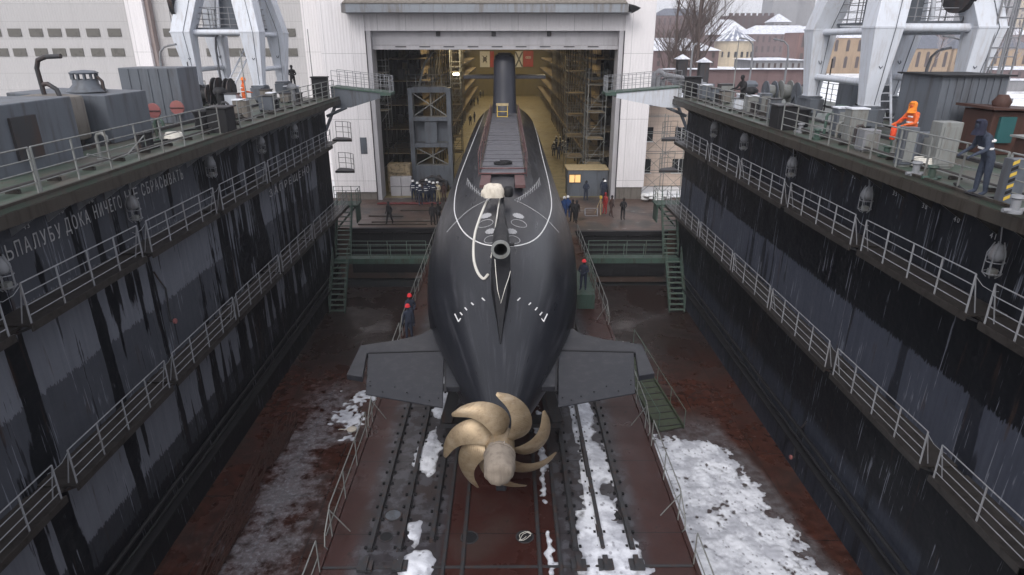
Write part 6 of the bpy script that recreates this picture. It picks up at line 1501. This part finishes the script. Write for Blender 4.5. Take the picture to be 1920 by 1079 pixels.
# round house with conical roof
Y = 385; a = at_Y(1352, 78, Y); b = at_Y(1424, 78, Y); cx = (a.x+b.x)/2; r = (b.x-a.x)/2
rh = thing('round_house', 'round pale yellow house with conical dark roof dusted with snow', 'building', (cx, Y+r, GZ))
m = MB(); m.lathe([(r, GZ+.01), (r, a.z)], (cx, Y+r, 0), 36); m.build('wall', M['cream'], rh)
m = MB(); zt = at_Y(1385, 55, Y+r).z; m.lathe([(r*1.13, a.z+.01), (r*.15, zt), (r*.12, zt+1.2), (.1, zt+2)], (cx, Y+r, 0), 36)
t = NT('snow_dusted_slate'); p = t.pos(); x, y, z = t.sep(p)[:3]; an = t.math('SINE', t.math('MULTIPLY', t.math('ARCTAN2', t.math('SUBTRACT', x, cx), t.math('SUBTRACT', y, Y+r)), 18))
c = t.mix(t.step(t.math('ADD', t.noise(p, .4, 4), t.math('MULTIPLY', an, .12)), .45, .6), (.16, .18, .24), (.7, .71, .74)); m.build('roof', t.out(c, .7), rh)
for k in range(8): an_ = -math.pi/2+(k-3.5)*.33; x = cx+(r+.02)*math.cos(an_); y = Y+r+(r+.02)*math.sin(an_); m = MB(); m.box(x-.7, x+.7, y-.15, y+.1, GZ+5, GZ+8); m.build('window', M['glass'], rh)
# little booths with pyramid roofs
for px, py, lab in ((1281, 118, 'small booth with snowy pyramid roof beside the hangar corner'), (1322, 124, 'small booth with snowy pyramid roof right of its twin')):
    q = at_Y(px, py, 78); t_ = thing('gate_booth', lab, 'booth', (q.x, 78, GZ), 'booths with pyramid roofs'); w = .55; zt = at_Y(px, py-6, 78).z
    m = MB(); m.box(q.x-w, q.x+w, 78, 78+2*w, GZ, zt); m.build('wall', M['dark_steel'], t_)
    m = MB(); e = .25; m.add([(q.x-w-e, 78-e, zt+.003), (q.x+w+e, 78-e, zt+.003), (q.x+w+e, 78+2*w+e, zt+.003), (q.x-w-e, 78+2*w+e, zt+.003), (q.x, 78+w, zt+.55)], [(0,1,4), (1,2,4), (2,3,4), (3,0,4), (3,2,1,0)]); m.build('roof', M['snow'], t_)
# insulated white pipes beside hangar
for i in range(3):
    m = MB(); x0 = 12.8+i*.5; z = 14.2-i*.3; y = 58.9+i*.4; m.tube([(x0, y, 11.5), (x0+.1, y, z), (x0+.5, y, z+.25), (x0+1.0, y, z-.1), (x0+4.5, y+1, z-.6), (x0+5, y+1, 3.6)], .22, 8)
    tag(m.build('insulated_pipe', M['rail_pale']), ['fat pale insulated pipe arching by the hangar corner, outermost', 'fat pale insulated pipe arching by the hangar corner, middle one', 'fat pale insulated pipe arching by the hangar corner, lowest'][i], 'pipe', 'insulated pipes beside the hangar')
# trees
M['bark'] = mk('bark', (.085, .062, .055), .9, var=.3, sc=.5); M['frost'] = mk('frosted_twigs', (.3, .27, .28), .9, var=.2)
def tree(x, y, h, seed, lab, mat='bark', tw='bark', spread=.5):
    rnd = random.Random(seed); t_ = thing('bare_tree', lab, 'tree', (x, y, GZ), 'bare trees beyond the dock'); tr = MB(); cr = MB()
    def grow(p, d, L, r, lvl):
        n = 4; pts = [p]; q = Vector(p); dd = d.copy()
        for i in range(n):
            dd = (dd+Vector((rnd.uniform(-.14, .14), rnd.uniform(-.14, .14), .05 if lvl else .02))).normalized(); q = q+dd*L/n; pts.append(q.copy())
        rs = [r*(1-.6*i/n) for i in range(n+1)]
        (tr if lvl < 1 else cr).tube(pts, rs, 6 if lvl < 2 else 3, cap=False)
        if lvl >= 4: return
        k = {0: 14, 1: 7, 2: 6, 3: 4}[lvl]
        for i in range(k):
            f = rnd.uniform(.22 if lvl == 0 else .15, 1); j = min(n-1, int(f*n)); b = pts[j].lerp(pts[j+1], f*n-j)
            ax = Vector((rnd.uniform(-1, 1), rnd.uniform(-1, 1), rnd.uniform(.15, .9))).normalized()
            nd = (dd*(1-spread)+ax*spread*1.15).normalized() if lvl else (ax*.8+Vector((0, 0, .3))).normalized(); grow(b, nd, L*(rnd.uniform(.22, .38) if lvl == 0 else rnd.uniform(.4, .65)), r*(1-.6*f)*.5, lvl+1)
    grow(Vector((x, y, GZ)), Vector((rnd.uniform(-.05, .05), 0, 1)), h*.95, h*.014, 0)
    tr.build('trunk', M[mat], t_, fix=False); cr.build('crown', M[tw], t_, fix=False); return t_
for px, Y, h, sd, lab in ((1262, 125, 25, 1, 'tall bare tree with dark forked trunk nearest the hangar'), (1281, 128, 27, 2, 'tall bare tree second from the hangar'), (1303, 122, 26, 3, 'slim bare tree leaning right, third from the hangar'), (1324, 130, 24, 4, 'bare tree with fine twigs left of the round house'), (1243, 132, 22, 5, 'bare tree half hidden by the hangar wall')):
    q = at_Y(px, 150, Y); tree(q.x, Y, h, sd, lab)
for px, Y, h, sd, lab in ((1552, 260, 26, 7, 'frosty tree crown behind the inner far crane leg'), (1538, 430, 60, 12, 'frosted tree beside the grey towers'), (1745, 240, 20, 8, 'frosty tree framed by the right crane legs'), (1860, 255, 24, 9, 'frosty tree behind the ladder masts'), (1905, 250, 22, 10, 'frosty tree at the right picture edge')):
    q = at_Y(px, 120, Y); tree(q.x, Y, h, sd, lab, 'bark', 'frost')
# ================================================================ LIGHT, SKY, AIR
w = bpy.data.worlds.new('World'); scene.world = w; w.use_nodes = True; nt = w.node_tree; bg = nt.nodes['Background']
sky = nt.nodes.new('ShaderNodeTexSky'); sky.sky_type = 'NISHITA'; sky.sun_disc = False; sky.sun_elevation = R(42); sky.sun_rotation = R(200); sky.dust_density = 6; sky.air_density = 1.4
hs_ = nt.nodes.new('ShaderNodeHueSaturation'); hs_.inputs['Saturation'].default_value = .3; nt.links.new(sky.outputs[0], hs_.inputs['Color'])
gm = nt.nodes.new('ShaderNodeMix'); gm.data_type = 'RGBA'; gm.inputs[0].default_value = SKYMIX; nt.links.new(hs_.outputs[0], gm.inputs[6]); gm.inputs[7].default_value = (7.2, 7.3, 8.0, 1)
nt.links.new(gm.outputs[2], bg.inputs['Color']); bg.inputs['Strength'].default_value = SKYS
sl = bpy.data.lights.new('sun', 'SUN'); sl.energy = SUNE; sl.angle = R(25); sl.color = (1, .97, .94); so = bpy.data.objects.new('sun', sl); C.objects.link(so)
el, az = R(42), R(200)
so.rotation_euler = Vector((-math.sin(az)*math.cos(el), -math.cos(az)*math.cos(el), -math.sin(el))).to_track_quat('-Z', 'Y').to_euler()
if HAZE > 0:
    m = MB(); m.box(-900, 900, -60, 1200, -1.6-20, 130); hz = m.build('haze', bpy.data.materials.new('haze')); hz['kind'] = 'stuff'; hm = hz.data.materials[0]; hm.use_nodes = True; n_ = hm.node_tree
    n_.nodes.remove(n_.nodes['Principled BSDF']); pv = n_.nodes.new('ShaderNodeVolumePrincipled'); pv.inputs['Density'].default_value = HAZE; pv.inputs['Color'].default_value = (.86, .87, .93, 1); n_.links.new(pv.outputs[0], n_.nodes['Material Output'].inputs['Volume'])
scene.view_settings.view_transform = 'Standard'; scene.view_settings.look = 'None'; scene.view_settings.gamma = 1; scene.view_settings.exposure = EXPO
